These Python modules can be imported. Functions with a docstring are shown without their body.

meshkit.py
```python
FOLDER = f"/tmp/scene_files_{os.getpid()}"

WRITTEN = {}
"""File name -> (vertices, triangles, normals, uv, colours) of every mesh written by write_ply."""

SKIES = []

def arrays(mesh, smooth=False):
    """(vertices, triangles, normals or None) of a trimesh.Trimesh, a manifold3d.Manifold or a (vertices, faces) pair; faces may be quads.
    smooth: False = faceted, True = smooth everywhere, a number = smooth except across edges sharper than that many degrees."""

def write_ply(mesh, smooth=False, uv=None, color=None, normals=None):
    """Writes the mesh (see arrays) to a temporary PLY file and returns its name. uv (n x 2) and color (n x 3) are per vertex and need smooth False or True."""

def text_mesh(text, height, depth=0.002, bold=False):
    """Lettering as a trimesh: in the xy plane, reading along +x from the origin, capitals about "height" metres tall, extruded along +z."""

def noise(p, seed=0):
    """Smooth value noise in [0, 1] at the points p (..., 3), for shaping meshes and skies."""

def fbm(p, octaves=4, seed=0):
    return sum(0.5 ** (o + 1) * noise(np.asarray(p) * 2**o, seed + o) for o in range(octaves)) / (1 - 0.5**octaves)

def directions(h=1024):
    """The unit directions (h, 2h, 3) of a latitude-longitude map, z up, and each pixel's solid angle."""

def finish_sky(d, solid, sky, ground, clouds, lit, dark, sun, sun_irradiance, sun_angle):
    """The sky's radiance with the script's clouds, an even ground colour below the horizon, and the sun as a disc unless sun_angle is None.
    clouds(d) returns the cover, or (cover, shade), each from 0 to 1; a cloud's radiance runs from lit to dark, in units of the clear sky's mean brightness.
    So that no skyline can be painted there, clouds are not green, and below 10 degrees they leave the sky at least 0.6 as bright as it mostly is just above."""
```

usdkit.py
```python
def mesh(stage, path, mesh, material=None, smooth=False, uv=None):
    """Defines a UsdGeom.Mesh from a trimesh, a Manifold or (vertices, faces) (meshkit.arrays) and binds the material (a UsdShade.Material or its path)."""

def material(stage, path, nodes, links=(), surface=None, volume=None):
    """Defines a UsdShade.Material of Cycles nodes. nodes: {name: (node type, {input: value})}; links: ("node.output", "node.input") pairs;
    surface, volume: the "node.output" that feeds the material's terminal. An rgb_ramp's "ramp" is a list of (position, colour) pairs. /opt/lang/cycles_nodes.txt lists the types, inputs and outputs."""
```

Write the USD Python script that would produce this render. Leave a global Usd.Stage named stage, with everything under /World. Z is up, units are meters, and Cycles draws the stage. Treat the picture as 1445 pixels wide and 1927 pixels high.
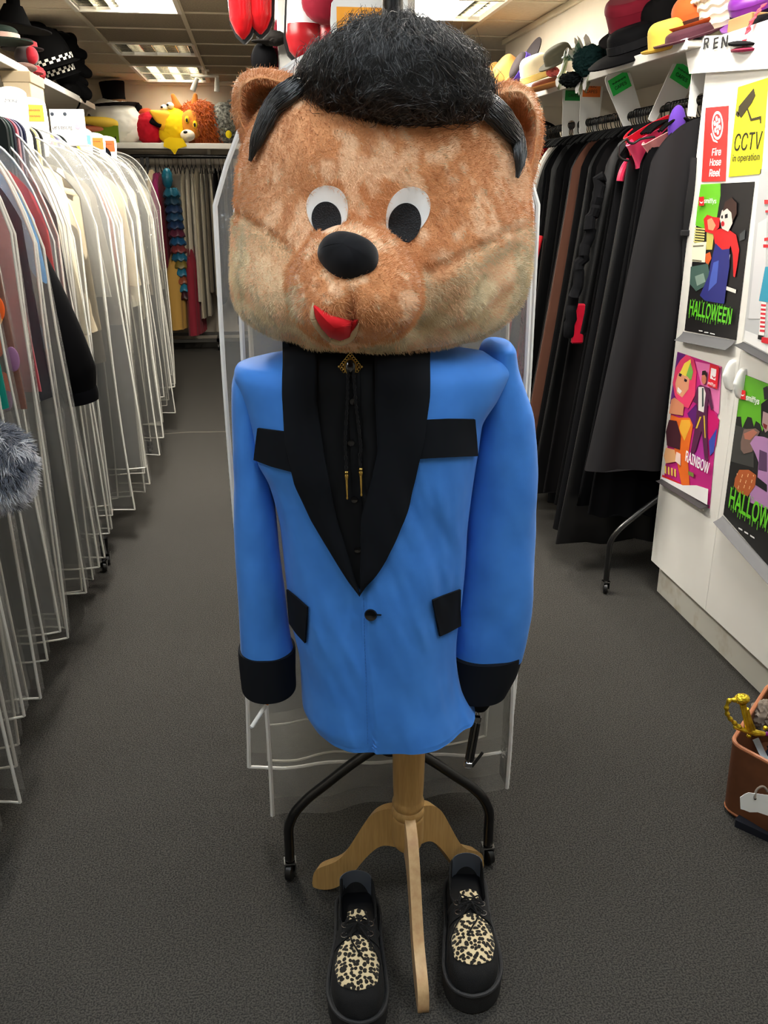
import math, random
import numpy as np, trimesh, shapely, shapely.geometry as sg
import manifold3d as mf
import usdkit, meshkit
from pxr import Usd, UsdGeom, UsdShade, UsdLux, Gf, Sdf, Vt

stage = Usd.Stage.CreateInMemory()
UsdGeom.SetStageUpAxis(stage, UsdGeom.Tokens.z)
UsdGeom.SetStageMetersPerUnit(stage, 1.0)
UsdGeom.Xform.Define(stage, '/World')
UsdGeom.Scope.Define(stage, '/World/Looks')
A = np.array

# ---------------------------------------------------------------- camera, exposure, light levels
EXPOSURE = 1.9
LAMP_POWER = 9.0                       # the fluorescent troffers in the ceiling grid
FPX, PW, PH, EYE = 1665.0, 1445, 1927, A([0, 0, 1.5])
PITCH, YAW = math.radians(20.015), math.radians(7.983)
FWD = A([math.sin(YAW) * math.cos(PITCH), math.cos(YAW) * math.cos(PITCH), -math.sin(PITCH)])
RGT = A([math.cos(YAW), -math.sin(YAW), 0.0])
UPV = np.cross(RGT, FWD)
cam = UsdGeom.Camera.Define(stage, '/World/Camera')
cam.CreateHorizontalApertureAttr(20.955)
cam.CreateFocalLengthAttr(20.955 * FPX / PW)
cam.CreateClippingRangeAttr(Gf.Vec2f(0.02, 100))
cam.CreateExposureAttr(EXPOSURE)
cm = Gf.Matrix4d()
for i, r_ in enumerate((RGT, UPV, -FWD, EYE)):
    cm.SetRow(i, Gf.Vec4d(*map(float, r_), 1.0 if i == 3 else 0.0))
cam.AddTransformOp().Set(cm)
dome = UsdLux.DomeLight.Define(stage, '/World/Sky')
dome.CreateIntensityAttr(0.02)


def ray(x, y):
    return FWD + RGT * ((x - PW / 2) / FPX) - UPV * ((y - PH / 2) / FPX)


def at(x, y, Y):
    """the point of the room, at depth Y, that the photograph shows at pixel x, y"""
    d = ray(x, y)
    return EYE + d * (Y / d[1])


def atx(x, y, X):
    d = ray(x, y)
    return EYE + d * (X / d[0])


# ---------------------------------------------------------------- object helpers
USED, BASE = {}, {'/World': np.zeros(3)}


def numbered(parent, name):
    k = USED.get((parent, name), 0)
    USED[(parent, name)] = k + 1
    return f'{parent}/{name}' if k == 0 else f'{parent}/{name}_{k:03d}'


def tag(p, label=None, cat=None, group=None, kind=None):
    for k, v in (('label', label), ('category', cat), ('group', group), ('kind', kind)):
        if v:
            p.SetCustomDataByKey(k, v)


def obj(name, mesh, m, parent=None, smooth=35, label=None, cat=None, group=None, kind=None, col=None, local=False):
    """one Mesh prim under parent (a path) or under /World; mesh in room coordinates unless local"""
    parent = parent or '/World'
    if isinstance(mesh, list):
        mesh = cat_(mesh)
    if not local and np.any(BASE[parent]):
        v, f, _ = meshkit.arrays(mesh)
        mesh = trimesh.Trimesh(v - BASE[parent], f, process=False)
    path = numbered(parent, name)
    BASE[path] = BASE[parent]
    pr = usdkit.mesh(stage, path, mesh, MATS[m], smooth=True if col is not None else smooth)
    if col is not None:
        UsdGeom.PrimvarsAPI(pr).CreatePrimvar('col', Sdf.ValueTypeNames.Color3fArray, 'vertex').Set(Vt.Vec3fArray.FromNumpy(np.asarray(col, np.float32)))
    tag(pr.GetPrim(), label, cat, group, kind)
    return path


def thing(name, label, cat, loc=(0, 0, 0), group=None, kind=None, rz=0, scale=None):
    path = numbered('/World', name)
    x = UsdGeom.Xform.Define(stage, path)
    x.AddTranslateOp().Set(Gf.Vec3d(*map(float, loc)))
    x.AddRotateZOp().Set(float(rz))
    x.AddScaleOp().Set(Gf.Vec3f(*(scale or (1, 1, 1))))
    tag(x.GetPrim(), label, cat, group, kind)
    BASE[path] = np.asarray(loc, float)
    return path


def dup(src, loc, rz, label, group=None, scale=None):
    s = stage.GetPrimAtPath(src)
    name = src.split('/')[-1]
    name = name[:-4] if name[-4] == '_' and name[-3:].isdigit() else name
    d = s.GetCustomData()
    p = thing(name, label, d['category'], loc, group or d.get('group'), None, rz, scale)
    pr = stage.GetPrimAtPath(p)
    pr.GetReferences().AddInternalReference(src)
    pr.SetInstanceable(True)
    return p


def curves(name, P, w, m, parent, label=None, kind=None):
    """hair: P (n, k, 3) points in room coordinates, w (k,) widths"""
    n, k, _ = P.shape
    path = numbered(parent, name)
    c = UsdGeom.BasisCurves.Define(stage, path)
    c.CreateTypeAttr('linear')
    c.CreateCurveVertexCountsAttr(Vt.IntArray.FromNumpy(np.full(n, k, np.int32)))
    c.CreatePointsAttr(Vt.Vec3fArray.FromNumpy((P.reshape(-1, 3) - BASE[parent]).astype(np.float32)))
    c.CreateWidthsAttr(Vt.FloatArray.FromNumpy(np.tile(np.asarray(w, np.float32), n)))
    c.SetWidthsInterpolation('vertex')
    UsdShade.MaterialBindingAPI.Apply(c.GetPrim()).Bind(MATS[m])
    tag(c.GetPrim(), label, None, None, kind)
    return path


# ---------------------------------------------------------------- mesh helpers
def cat_(ms):
    return trimesh.util.concatenate([m if isinstance(m, trimesh.Trimesh) else trimesh.Trimesh(*meshkit.arrays(m)[:2], process=False) for m in ms])


def grid(P, wu=False, wv=False):
    """P (n, m, 3) -> quads, wrapped in either direction"""
    n, m = P.shape[:2]
    i, j = np.meshgrid(np.arange(n if wu else n - 1), np.arange(m if wv else m - 1), indexing='ij')
    i2, j2 = (i + 1) % n, (j + 1) % m
    q = np.stack([i * m + j, i2 * m + j, i2 * m + j2, i * m + j2], -1).reshape(-1, 4)
    return trimesh.Trimesh(P.reshape(-1, 3), np.vstack([q[:, [0, 1, 2]], q[:, [0, 2, 3]]]), process=False)


def capped(P):
    """rings P (n, m, 3), each closed in m, capped at both ends"""
    g = grid(P, wv=True)
    n, m = P.shape[:2]
    v = np.vstack([g.vertices, P[0].mean(0), P[-1].mean(0)])
    k = np.arange(m)
    f0 = np.stack([np.full(m, n * m), k, (k + 1) % m], -1)
    f1 = np.stack([np.full(m, n * m + 1), (n - 1) * m + (k + 1) % m, (n - 1) * m + k], -1)
    t = trimesh.Trimesh(v, np.vstack([g.faces, f0, f1]), process=False)
    if t.volume < 0:
        t.invert()
    return t


def sheet(P, t, N=None):
    """a thin closed slab from the grid P (n, m, 3), thickened by t along its normals (towards +N)"""
    if N is None:
        du, dv = np.gradient(P, axis=0), np.gradient(P, axis=1)
        N = np.cross(du, dv)
        N /= np.linalg.norm(N, axis=2, keepdims=True) + 1e-12
    Q = P + N * t
    n, m = P.shape[:2]
    a, b = grid(P), grid(Q)
    b.faces = b.faces[:, ::-1] if False else b.faces
    edge = [(i, 0) for i in range(n)] + [(n - 1, j) for j in range(1, m)] + [(i, m - 1) for i in range(n - 2, -1, -1)] + [(0, j) for j in range(m - 2, 0, -1)]
    e = A([i * m + j for i, j in edge])
    e2 = np.roll(e, -1)
    o = n * m
    side = np.vstack([np.stack([e, e2, e2 + o], -1), np.stack([e, e2 + o, e + o], -1)])
    tm = trimesh.Trimesh(np.vstack([P.reshape(-1, 3), Q.reshape(-1, 3)]), np.vstack([a.faces[:, ::-1], b.faces + o, side]), process=False)
    if tm.volume < 0:
        tm.invert()
    return tm


def box(c, s, ch=0.0):
    c, s = np.asarray(c, float), np.asarray(s, float) / 2
    if ch <= 0:
        return trimesh.creation.box(2 * s, trimesh.transformations.translation_matrix(c))
    P = [[sx * (s[0] - ch * (k != 0)), sy * (s[1] - ch * (k != 1)), sz * (s[2] - ch * (k != 2))] for sx in (-1, 1) for sy in (-1, 1) for sz in (-1, 1) for k in range(3)]
    h = trimesh.convex.convex_hull(A(P))
    h.apply_translation(c)
    return h


def smooth_path(pts, n):
    pts = np.asarray(pts, float)
    from scipy.interpolate import PchipInterpolator
    t = np.r_[0, np.cumsum(np.linalg.norm(np.diff(pts, axis=0), axis=1))]
    return PchipInterpolator(t, pts)(np.linspace(0, t[-1], n))


def tube(pts, r, n=8, closed=False):
    p = np.asarray(pts, float)
    r = np.broadcast_to(np.asarray(r, float), (len(p),))
    t = np.roll(p, -1, 0) - np.roll(p, 1, 0) if closed else np.gradient(p, axis=0)
    t /= np.linalg.norm(t, axis=1, keepdims=True) + 1e-12
    a = np.cross(t[0], [0, 0, 1.0])
    if np.linalg.norm(a) < .2:
        a = np.cross(t[0], [1.0, 0, 0])
    F = []
    for k in range(len(p)):
        a = a - t[k] * (a @ t[k])
        a /= np.linalg.norm(a) + 1e-12
        F.append((a, np.cross(t[k], a)))
    g = np.arange(n) * 2 * np.pi / n
    P = A([p[k] + r[k] * (np.cos(g)[:, None] * F[k][0] + np.sin(g)[:, None] * F[k][1]) for k in range(len(p))])
    if closed:
        m = grid(P, wu=True, wv=True)
        if m.volume < 0:
            m.invert()
        return m
    return capped(P)


def lathe(prof, n=32, c=(0, 0, 0), sx=1.0, sy=1.0):
    prof = np.asarray(prof, float)
    g = np.arange(n) * 2 * np.pi / n
    P = np.stack([prof[:, 0:1] * np.cos(g) * sx, prof[:, 0:1] * np.sin(g) * sy, np.repeat(prof[:, 1:2], n, 1)], -1)
    return capped(P + np.asarray(c, float))


def blob(c, r, k=3, bump=0.0, sc=6.0, seed=0):
    """an ellipsoid, its surface made uneven by bump"""
    s = trimesh.creation.icosphere(k)
    d = np.array(s.vertices)
    v = d * np.asarray(r, float)
    if bump:
        v = v + d * (bump * (meshkit.fbm(d * sc + 11.3 + seed, 3, seed) - .5) * 2)[:, None]
    return trimesh.Trimesh(v + np.asarray(c, float), s.faces, process=False)


def turned(mesh, rx=0, ry=0, rz=0, c=(0, 0, 0), move=(0, 0, 0)):
    T = trimesh.transformations
    c = np.asarray(c, float)
    M = T.translation_matrix(c + move) @ T.euler_matrix(*np.radians([rx, ry, rz]), 'sxyz') @ T.translation_matrix(-c)
    m = mesh.copy()
    m.apply_transform(M)
    return m


def extruded(poly, d):
    if not isinstance(poly, sg.base.BaseGeometry):
        poly = sg.Polygon(poly)
    poly = poly.buffer(0)
    return cat_([trimesh.creation.extrude_polygon(g, d, engine='earcut') for g in getattr(poly, 'geoms', [poly])])


def hull(*balls):
    """convex hull of small spheres (point, radius)"""
    s = trimesh.creation.icosphere(2).vertices
    return trimesh.convex.convex_hull(np.vstack([s * r + np.asarray(p) for p, r in balls]))


def ell(cx, cy, rx, ry, n=24, rot=0):
    g = np.arange(n) * 2 * np.pi / n
    x, y = rx * np.cos(g), ry * np.sin(g)
    c, s = math.cos(rot), math.sin(rot)
    return np.stack([cx + c * x - s * y, cy + s * x + c * y], -1)


def resample(P, n):
    P = np.asarray(P, float)
    t = np.r_[0, np.cumsum(np.linalg.norm(np.diff(P, axis=0), axis=1))]
    return np.stack([np.interp(np.linspace(0, t[-1], n), t, P[:, k]) for k in range(P.shape[1])], -1)


def loft(a, b, n, m):
    a, b = resample(a, n), resample(b, n)
    w = np.linspace(0, 1, m)[None, :, None]
    return a[:, None] * (1 - w) + b[:, None] * w


def cast(mesh, px):
    """where the lines of sight of pixels px (n, m, 2) meet a surface, and its normals there"""
    sh = px.shape[:2]
    d = A([ray(x, y) for x, y in px.reshape(-1, 2)])
    o = np.repeat(EYE[None], len(d), 0)
    loc, ir, it = mesh.ray.intersects_location(o, d, multiple_hits=False)
    P = np.full((len(d), 3), np.nan)
    N = np.zeros((len(d), 3))
    P[ir] = loc
    N[ir] = mesh.face_normals[it]
    bad = np.isnan(P[:, 0])
    if bad.any():
        good = np.where(~bad)[0]
        q = px.reshape(-1, 2)
        for k in np.where(bad)[0]:
            g = good[np.argmin(((q[good] - q[k]) ** 2).sum(1))]
            s = (P[g] - EYE) @ FWD / (d[k] @ FWD)
            P[k], N[k] = EYE + d[k] * s, N[g]
    return P.reshape(*sh, 3), N.reshape(*sh, 3)


def soften(N, k=3):
    for _ in range(k):
        M = N.copy()
        M[1:] += N[:-1]; M[:-1] += N[1:]; M[:, 1:] += N[:, :-1]; M[:, :-1] += N[:, 1:]
        N = M / (np.linalg.norm(M, axis=2, keepdims=True) + 1e-12)
    return N


def patch(mesh, px, off, t, dome=None):
    """cloth of thickness t sewn on a surface: px (n, m, 2) a grid of points of the photograph, off above the surface"""
    P, N = cast(mesh, px)
    N = soften(N)
    if dome is not None:
        P = P + N * dome[..., None]
    return sheet(P + N * off, t, N)


def star(outline, c, n=72, m=8):
    o = resample(np.vstack([outline, outline[:1]]), n + 1)[:-1]
    w = np.r_[.0004, np.linspace(.1, 1, m - 1)][None, :, None]
    g = np.asarray(c, float) + (o[:, None] - np.asarray(c, float)) * w
    return np.concatenate([g, g[:1]], 0)


def rings(rows, Y, n=96, p=2.3, df=None, db=None, yc=None, dense=60, Yz=None):
    """a closed tube through rows (pixel row, left x, right x) seen at depth Y; df, db: how far it swells to the front and back at each row"""
    L = A([at(xl, y, Y) for y, xl, xr in rows]); R = A([at(xr, y, Y) for y, xl, xr in rows])
    z = (L[:, 2] + R[:, 2]) / 2 if Yz is None else A([at((xl + xr) / 2, y, q)[2] for (y, xl, xr), q in zip(rows, np.broadcast_to(Yz, len(rows)))])
    k = np.linspace(0, len(rows) - 1, dense)
    from scipy.interpolate import PchipInterpolator
    f = lambda a: PchipInterpolator(np.arange(len(rows)), np.asarray(a, float))(k)
    xc, w, z = f((L[:, 0] + R[:, 0]) / 2), f((R[:, 0] - L[:, 0]) / 2), f(z)
    df, db = f(np.broadcast_to(df, len(rows))), f(np.broadcast_to(db, len(rows)))
    y0 = f(np.broadcast_to(Y if yc is None else yc, len(rows)))
    g = np.arange(n) * 2 * np.pi / n
    c, s = np.cos(g), np.sin(g)
    q = 2 / p
    X = xc[:, None] + w[:, None] * np.sign(c) * np.abs(c) ** q
    S = np.sign(s) * np.abs(s) ** q
    Yv = y0[:, None] + np.where(s > 0, db[:, None], df[:, None]) * S
    return np.stack([X, Yv, np.repeat(z[:, None], n, 1)], -1)


def moved(P, amp, sc, seed=0, oct=3):
    """rings pushed in and out along y and x by noise: folds in cloth"""
    n = (meshkit.fbm(P.reshape(-1, 3) * sc + 7.7, oct, seed) - .5).reshape(P.shape[:2])
    c = P.mean(1, keepdims=True)
    d = P - c
    d[..., 2] = 0
    d /= np.linalg.norm(d, axis=2, keepdims=True) + 1e-9
    return P + d * (2 * amp * n)[..., None]


def drape(wt, wb, zt, zb, d=.05, pleats=6, amp=.012, sh=.10, seed=0, n=56, m=20, db=None, tw=.3):
    """a garment hanging from a hanger: across x, thin in y, shoulders falling by sh; local coordinates"""
    rg = np.random.default_rng(seed)
    t = np.linspace(0, 1, m) ** 1.2
    g = np.arange(n) * 2 * np.pi / n
    c, s = np.cos(g), np.sin(g)
    ph = rg.uniform(0, 6.28, 4)
    P = np.zeros((m, n, 3))
    for k, tt in enumerate(t):
        w = wt + (wb - wt) * tt ** 1.1
        dd = d * (0.25 + 0.75 * min(1, tt * 5)) + ((db or d) - d) * tt
        x = w * c
        fold = amp * (0.25 + tt) * np.sin(pleats * c * 3.0 + ph[0] + tw * 4 * tt) + .5 * amp * np.sin(2.3 * pleats * c + ph[1] - 3 * tt)
        y = dd * np.sign(s) * np.abs(s) ** .6 + fold
        u = np.abs(c)
        z = zt + (zb - zt) * tt - sh * (.3 * u + .7 * u ** 4) * (1 - tt)
        if k == m - 1:
            z = z + .006 * np.sin(pleats * c * 3 + ph[2])
        P[k] = np.stack([x + .012 * tt * math.sin(ph[3]), y, z], -1)
    return capped(P)


def place(mesh, o, ex, ey, ez):
    v = np.array(mesh.vertices)
    m = trimesh.Trimesh(np.asarray(o) + v[:, :1] * np.asarray(ex) + v[:, 1:2] * np.asarray(ey) + v[:, 2:] * np.asarray(ez), mesh.faces, process=False)
    if m.volume < 0:
        m.invert()
    return m


def lettering(text, h, d=.0006, bold=False, center=False, w=None, sheet_bend=None):
    m = meshkit.text_mesh(text, h, d, bold)
    if center:
        m.apply_translation([-(m.bounds[0][0] + m.bounds[1][0]) / 2, 0, 0])
    if w:
        s = w / (m.bounds[1][0] - m.bounds[0][0])
        m.apply_transform(np.diag([s, 1, 1, 1]))
    return m


# ---------------------------------------------------------------- materials
MATS = {}


def lin(c):
    c = np.asarray(c, float) / 255
    return tuple(np.where(c < .04045, c / 12.92, ((c + .055) / 1.055) ** 2.4))


def mat(name, c, rough=.6, c2=None, scale=8, bump=0, bscale=200, metal=0, spec=.5, sheen=0, coat=0, detail=3, dist=.002, attr=False, lo=.35, hi=.65, stretch=None):
    """a principled surface; c, c2: its two tones (0-255 sRGB) mottled by noise; bump: fine relief"""
    nodes = {'p': ('principled_bsdf', {'base_color': lin(c), 'roughness': rough, 'metallic': metal, 'specular_ior_level': spec, 'sheen_weight': sheen, 'sheen_roughness': .4, 'coat_weight': coat, 'coat_roughness': .08}),
             'g': ('geometry', {})}
    links = []
    pos = 'g.position'
    if stretch is not None:
        nodes['mp'] = ('mapping', {'scale': stretch})
        links.append(('g.position', 'mp.vector'))
        pos = 'mp.vector'
    if attr:
        nodes['at'] = ('attribute', {'attribute': 'col'})
        links.append(('at.color', 'p.base_color'))
    if c2 is not None:
        nodes['n'] = ('noise_texture', {'scale': scale, 'detail': detail, 'roughness': .6})
        nodes['r'] = ('rgb_ramp', {'ramp': [(0, lin(c)), (lo, lin(c)), (hi, lin(c2)), (1, lin(c2))]})
        links += [(pos, 'n.vector'), ('n.fac', 'r.fac'), ('r.color', 'p.base_color')]
    if bump:
        nodes['n2'] = ('noise_texture', {'scale': bscale, 'detail': 2})
        nodes['b'] = ('bump', {'strength': bump, 'distance': dist})
        links += [(pos, 'n2.vector'), ('n2.fac', 'b.height'), ('b.normal', 'p.normal')]
    MATS[name] = usdkit.material(stage, f'/World/Looks/{name}', nodes, links, surface='p.BSDF')
    return name


def cloth(name, c, rough=.85, c2=None, sheen=.15, bump=.15, bscale=900, **k):
    return mat(name, c, rough, c2, bump=bump, bscale=bscale, sheen=sheen, spec=.25, dist=.0006, **k)


def film(name, haze, tint=(.97, .97, .96), rough=.09, bscale=22, bump=.5, white=(.85, .85, .83)):
    """clear plastic: mostly see-through, a little milky, shiny at a slant"""
    nodes = {'g': ('geometry', {}), 'n': ('noise_texture', {'scale': bscale, 'detail': 3}), 'b': ('bump', {'strength': bump, 'distance': .012}),
             't': ('transparent_bsdf', {'color': tint}), 'd': ('diffuse_bsdf', {'color': white}), 's': ('glossy_bsdf', {'color': (.9, .9, .9), 'roughness': rough}),
             'f': ('fresnel', {'IOR': 1.42}), 'm': ('mix_closure', {'fac': haze}), 'x': ('mix_closure', {})}
    links = [('g.position', 'n.vector'), ('n.fac', 'b.height'), ('b.normal', 's.normal'), ('t.BSDF', 'm.closure1'), ('d.BSDF', 'm.closure2'), ('f.fac', 'x.fac'), ('m.closure', 'x.closure1'), ('s.BSDF', 'x.closure2')]
    MATS[name] = usdkit.material(stage, f'/World/Looks/{name}', nodes, links, surface='x.closure')


def glow(name, c, strength):
    MATS[name] = usdkit.material(stage, f'/World/Looks/{name}', {'e': ('emission', {'color': c, 'strength': strength})}, [], surface='e.emission')


def spotted(name):
    nodes = {'g': ('geometry', {}), 'n': ('noise_texture', {'scale': 60, 'detail': 1}), 'a': ('vector_math', {'math_type': 'scale', 'scale': .008}), 'q': ('vector_math', {'math_type': 'add'}),
             'v': ('voronoi_texture', {'scale': 112, 'feature': 'f1', 'dimensions': '2D', 'randomness': .78}), 'r': ('rgb_ramp', {'ramp': [(0, lin((14, 12, 9))), (.40, lin((20, 17, 11))), (.48, lin((206, 188, 150))), (1, lin((214, 198, 162)))]}),
             'p': ('principled_bsdf', {'roughness': .75, 'sheen_weight': .3, 'specular_ior_level': .2})}
    links = [('g.position', 'n.vector'), ('n.color', 'a.vector1'), ('g.position', 'q.vector1'), ('a.vector', 'q.vector2'), ('q.vector', 'v.vector'), ('v.distance', 'r.fac'), ('r.color', 'p.base_color')]
    MATS[name] = usdkit.material(stage, f'/World/Looks/{name}', nodes, links, surface='p.BSDF')


def hairmat(name, c, rough=.35, spec=.5, c2=None):
    mat(name, c, rough, c2, scale=25, spec=spec)


# the setting
mat('carpet', (74, 72, 68), .95, (44, 43, 42), scale=260, bump=.6, bscale=420, spec=.1, detail=2, dist=.004, lo=.40, hi=.60)
mat('carpet_seam', (92, 87, 80), .9)
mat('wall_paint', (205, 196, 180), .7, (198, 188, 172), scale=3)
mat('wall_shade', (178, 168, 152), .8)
mat('tile_plain', (206, 194, 174), .9, (198, 184, 164), scale=40, bump=.3, bscale=120)
mat('tile_mesh', (156, 142, 122), .9, (134, 121, 103), scale=90, bump=.4, bscale=160)
mat('tee', (205, 196, 176), .5)
mat('white_metal', (225, 222, 214), .35)
mat('mirror', (225, 222, 212), .12, metal=1)
glow('tube_light', (1.0, .93, .80), LAMP_POWER * 1.25)
mat('white_board', (232, 230, 224), .35, (226, 224, 218), scale=2)
mat('shelf_white', (214, 207, 194), .45)
mat('plinth', (196, 194, 184), .6, (170, 160, 140), scale=9, lo=.55, hi=.75)
mat('white_plastic', (238, 238, 234), .35)
mat('black_steel', (12, 12, 13), .28, spec=.6)
mat('black_plastic', (14, 14, 15), .4)
mat('chrome', (200, 200, 200), .15, metal=1)
mat('grey_steel', (110, 108, 104), .35, metal=1)
film('bag_film', .05, bump=1.0)
film('bag_film_cloudy', .08, bump=1.2, bscale=30)
film('bag_film_thin', .085, bscale=34, bump=1.0)
mat('piping', (206, 204, 196), .4)
mat('piping_white', (235, 234, 232), .4)
# the costume
cloth('blue_wool', (66, 134, 222), .7, (60, 126, 214), scale=14, sheen=.12)
cloth('black_wool', (9, 13, 20), .9, sheen=0)
cloth('black_cotton', (6, 8, 12), .85, sheen=0)
mat('plush', (200, 150, 100), .95, attr=True, sheen=.5, bump=.5, bscale=330, spec=.1, dist=.004)
cloth('white_felt', (226, 226, 224), .9)
mat('eye_mesh', (18, 19, 22), .6, bump=.6, bscale=500, spec=.3)
cloth('black_felt', (12, 12, 16), .9)
cloth('red_felt', (216, 26, 36), .8)
cloth('cream_plush', (205, 182, 145), .95, bump=.6, bscale=300)
mat('wig_base', (4, 4, 6), .8, spec=.2)
hairmat('hair_black', (6, 6, 9), .30, .8)
for k_, c_ in enumerate([(208, 148, 100), (238, 196, 158), (232, 212, 174), (200, 184, 150)]):
    mat(f'pile_{k_}', c_, .9, sheen=.4, spec=.15)
mat('gold', (190, 158, 84), .25, metal=1)
mat('bright_gold', (236, 206, 60), .28, (200, 168, 40), scale=60, metal=.85, bump=.5, bscale=150)
mat('cabochon', (6, 6, 8), .05, spec=.8)
mat('button_black', (12, 12, 14), .2)
mat('pine', (190, 152, 94), .42, (174, 136, 80), scale=6, coat=.2, stretch=(30, 30, 2))
mat('pine_pale', (210, 178, 132), .4, (190, 150, 108), scale=7, coat=.2, lo=.3, hi=.7, stretch=(8, 3, 8))
mat('suede', (10, 10, 12), .95, bump=.3, bscale=600)
mat('crepe_sole', (20, 20, 22), .75, bump=.3, bscale=300)
mat('welt', (34, 34, 36), .7, bump=.4, bscale=700)
mat('shoe_lining', (74, 80, 90), .7)
mat('insole', (10, 11, 14), .25)
cloth('lace', (10, 10, 12))
spotted('leopard')
mat('paper_white', (236, 236, 232), .6)
mat('filter_orange', (226, 140, 66), .7)
mat('ash', (150, 150, 150), .9)
mat('tan_leather', (112, 66, 36), .55, (98, 56, 30), scale=10, bump=.2, bscale=120)
mat('copper_edge', (170, 106, 70), .5)
mat('grey_cloth', (128, 116, 104), .9, (98, 88, 80), scale=14)
mat('steel_blade', (130, 132, 134), .35, metal=.7)
mat('purple_gem', (130, 30, 120), .1)
cloth('navy_bag', (20, 22, 32))
# plain colours, made on demand
PAL = {}


def hue(c, rough=.8, metal=0, sheen=.1):
    sheen = 0 if max(c) < 60 else sheen
    key = (tuple(c), rough, metal)
    if key not in PAL:
        nm = 'tone_%02x%02x%02x_%d_%d' % (*map(int, c), int(rough * 100), int(metal * 100))
        mat(nm, c, rough, metal=metal, sheen=sheen, spec=(.06 if max(c) < 60 else .2) if rough > .6 else .4, bump=.12, bscale=500, dist=.0006)
        PAL[key] = nm
    return PAL[key]


def ink(c):
    return hue(c, .45, 0, 0)


# ---------------------------------------------------------------- the setting
CZ, BACK, WL, WR = 2.47, 9.6, -1.80, 1.79


def struct(name, mesh, m, parent=None, **k):
    return obj(name, mesh, m, parent, smooth=False, kind=None if parent else 'structure', **k)


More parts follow.
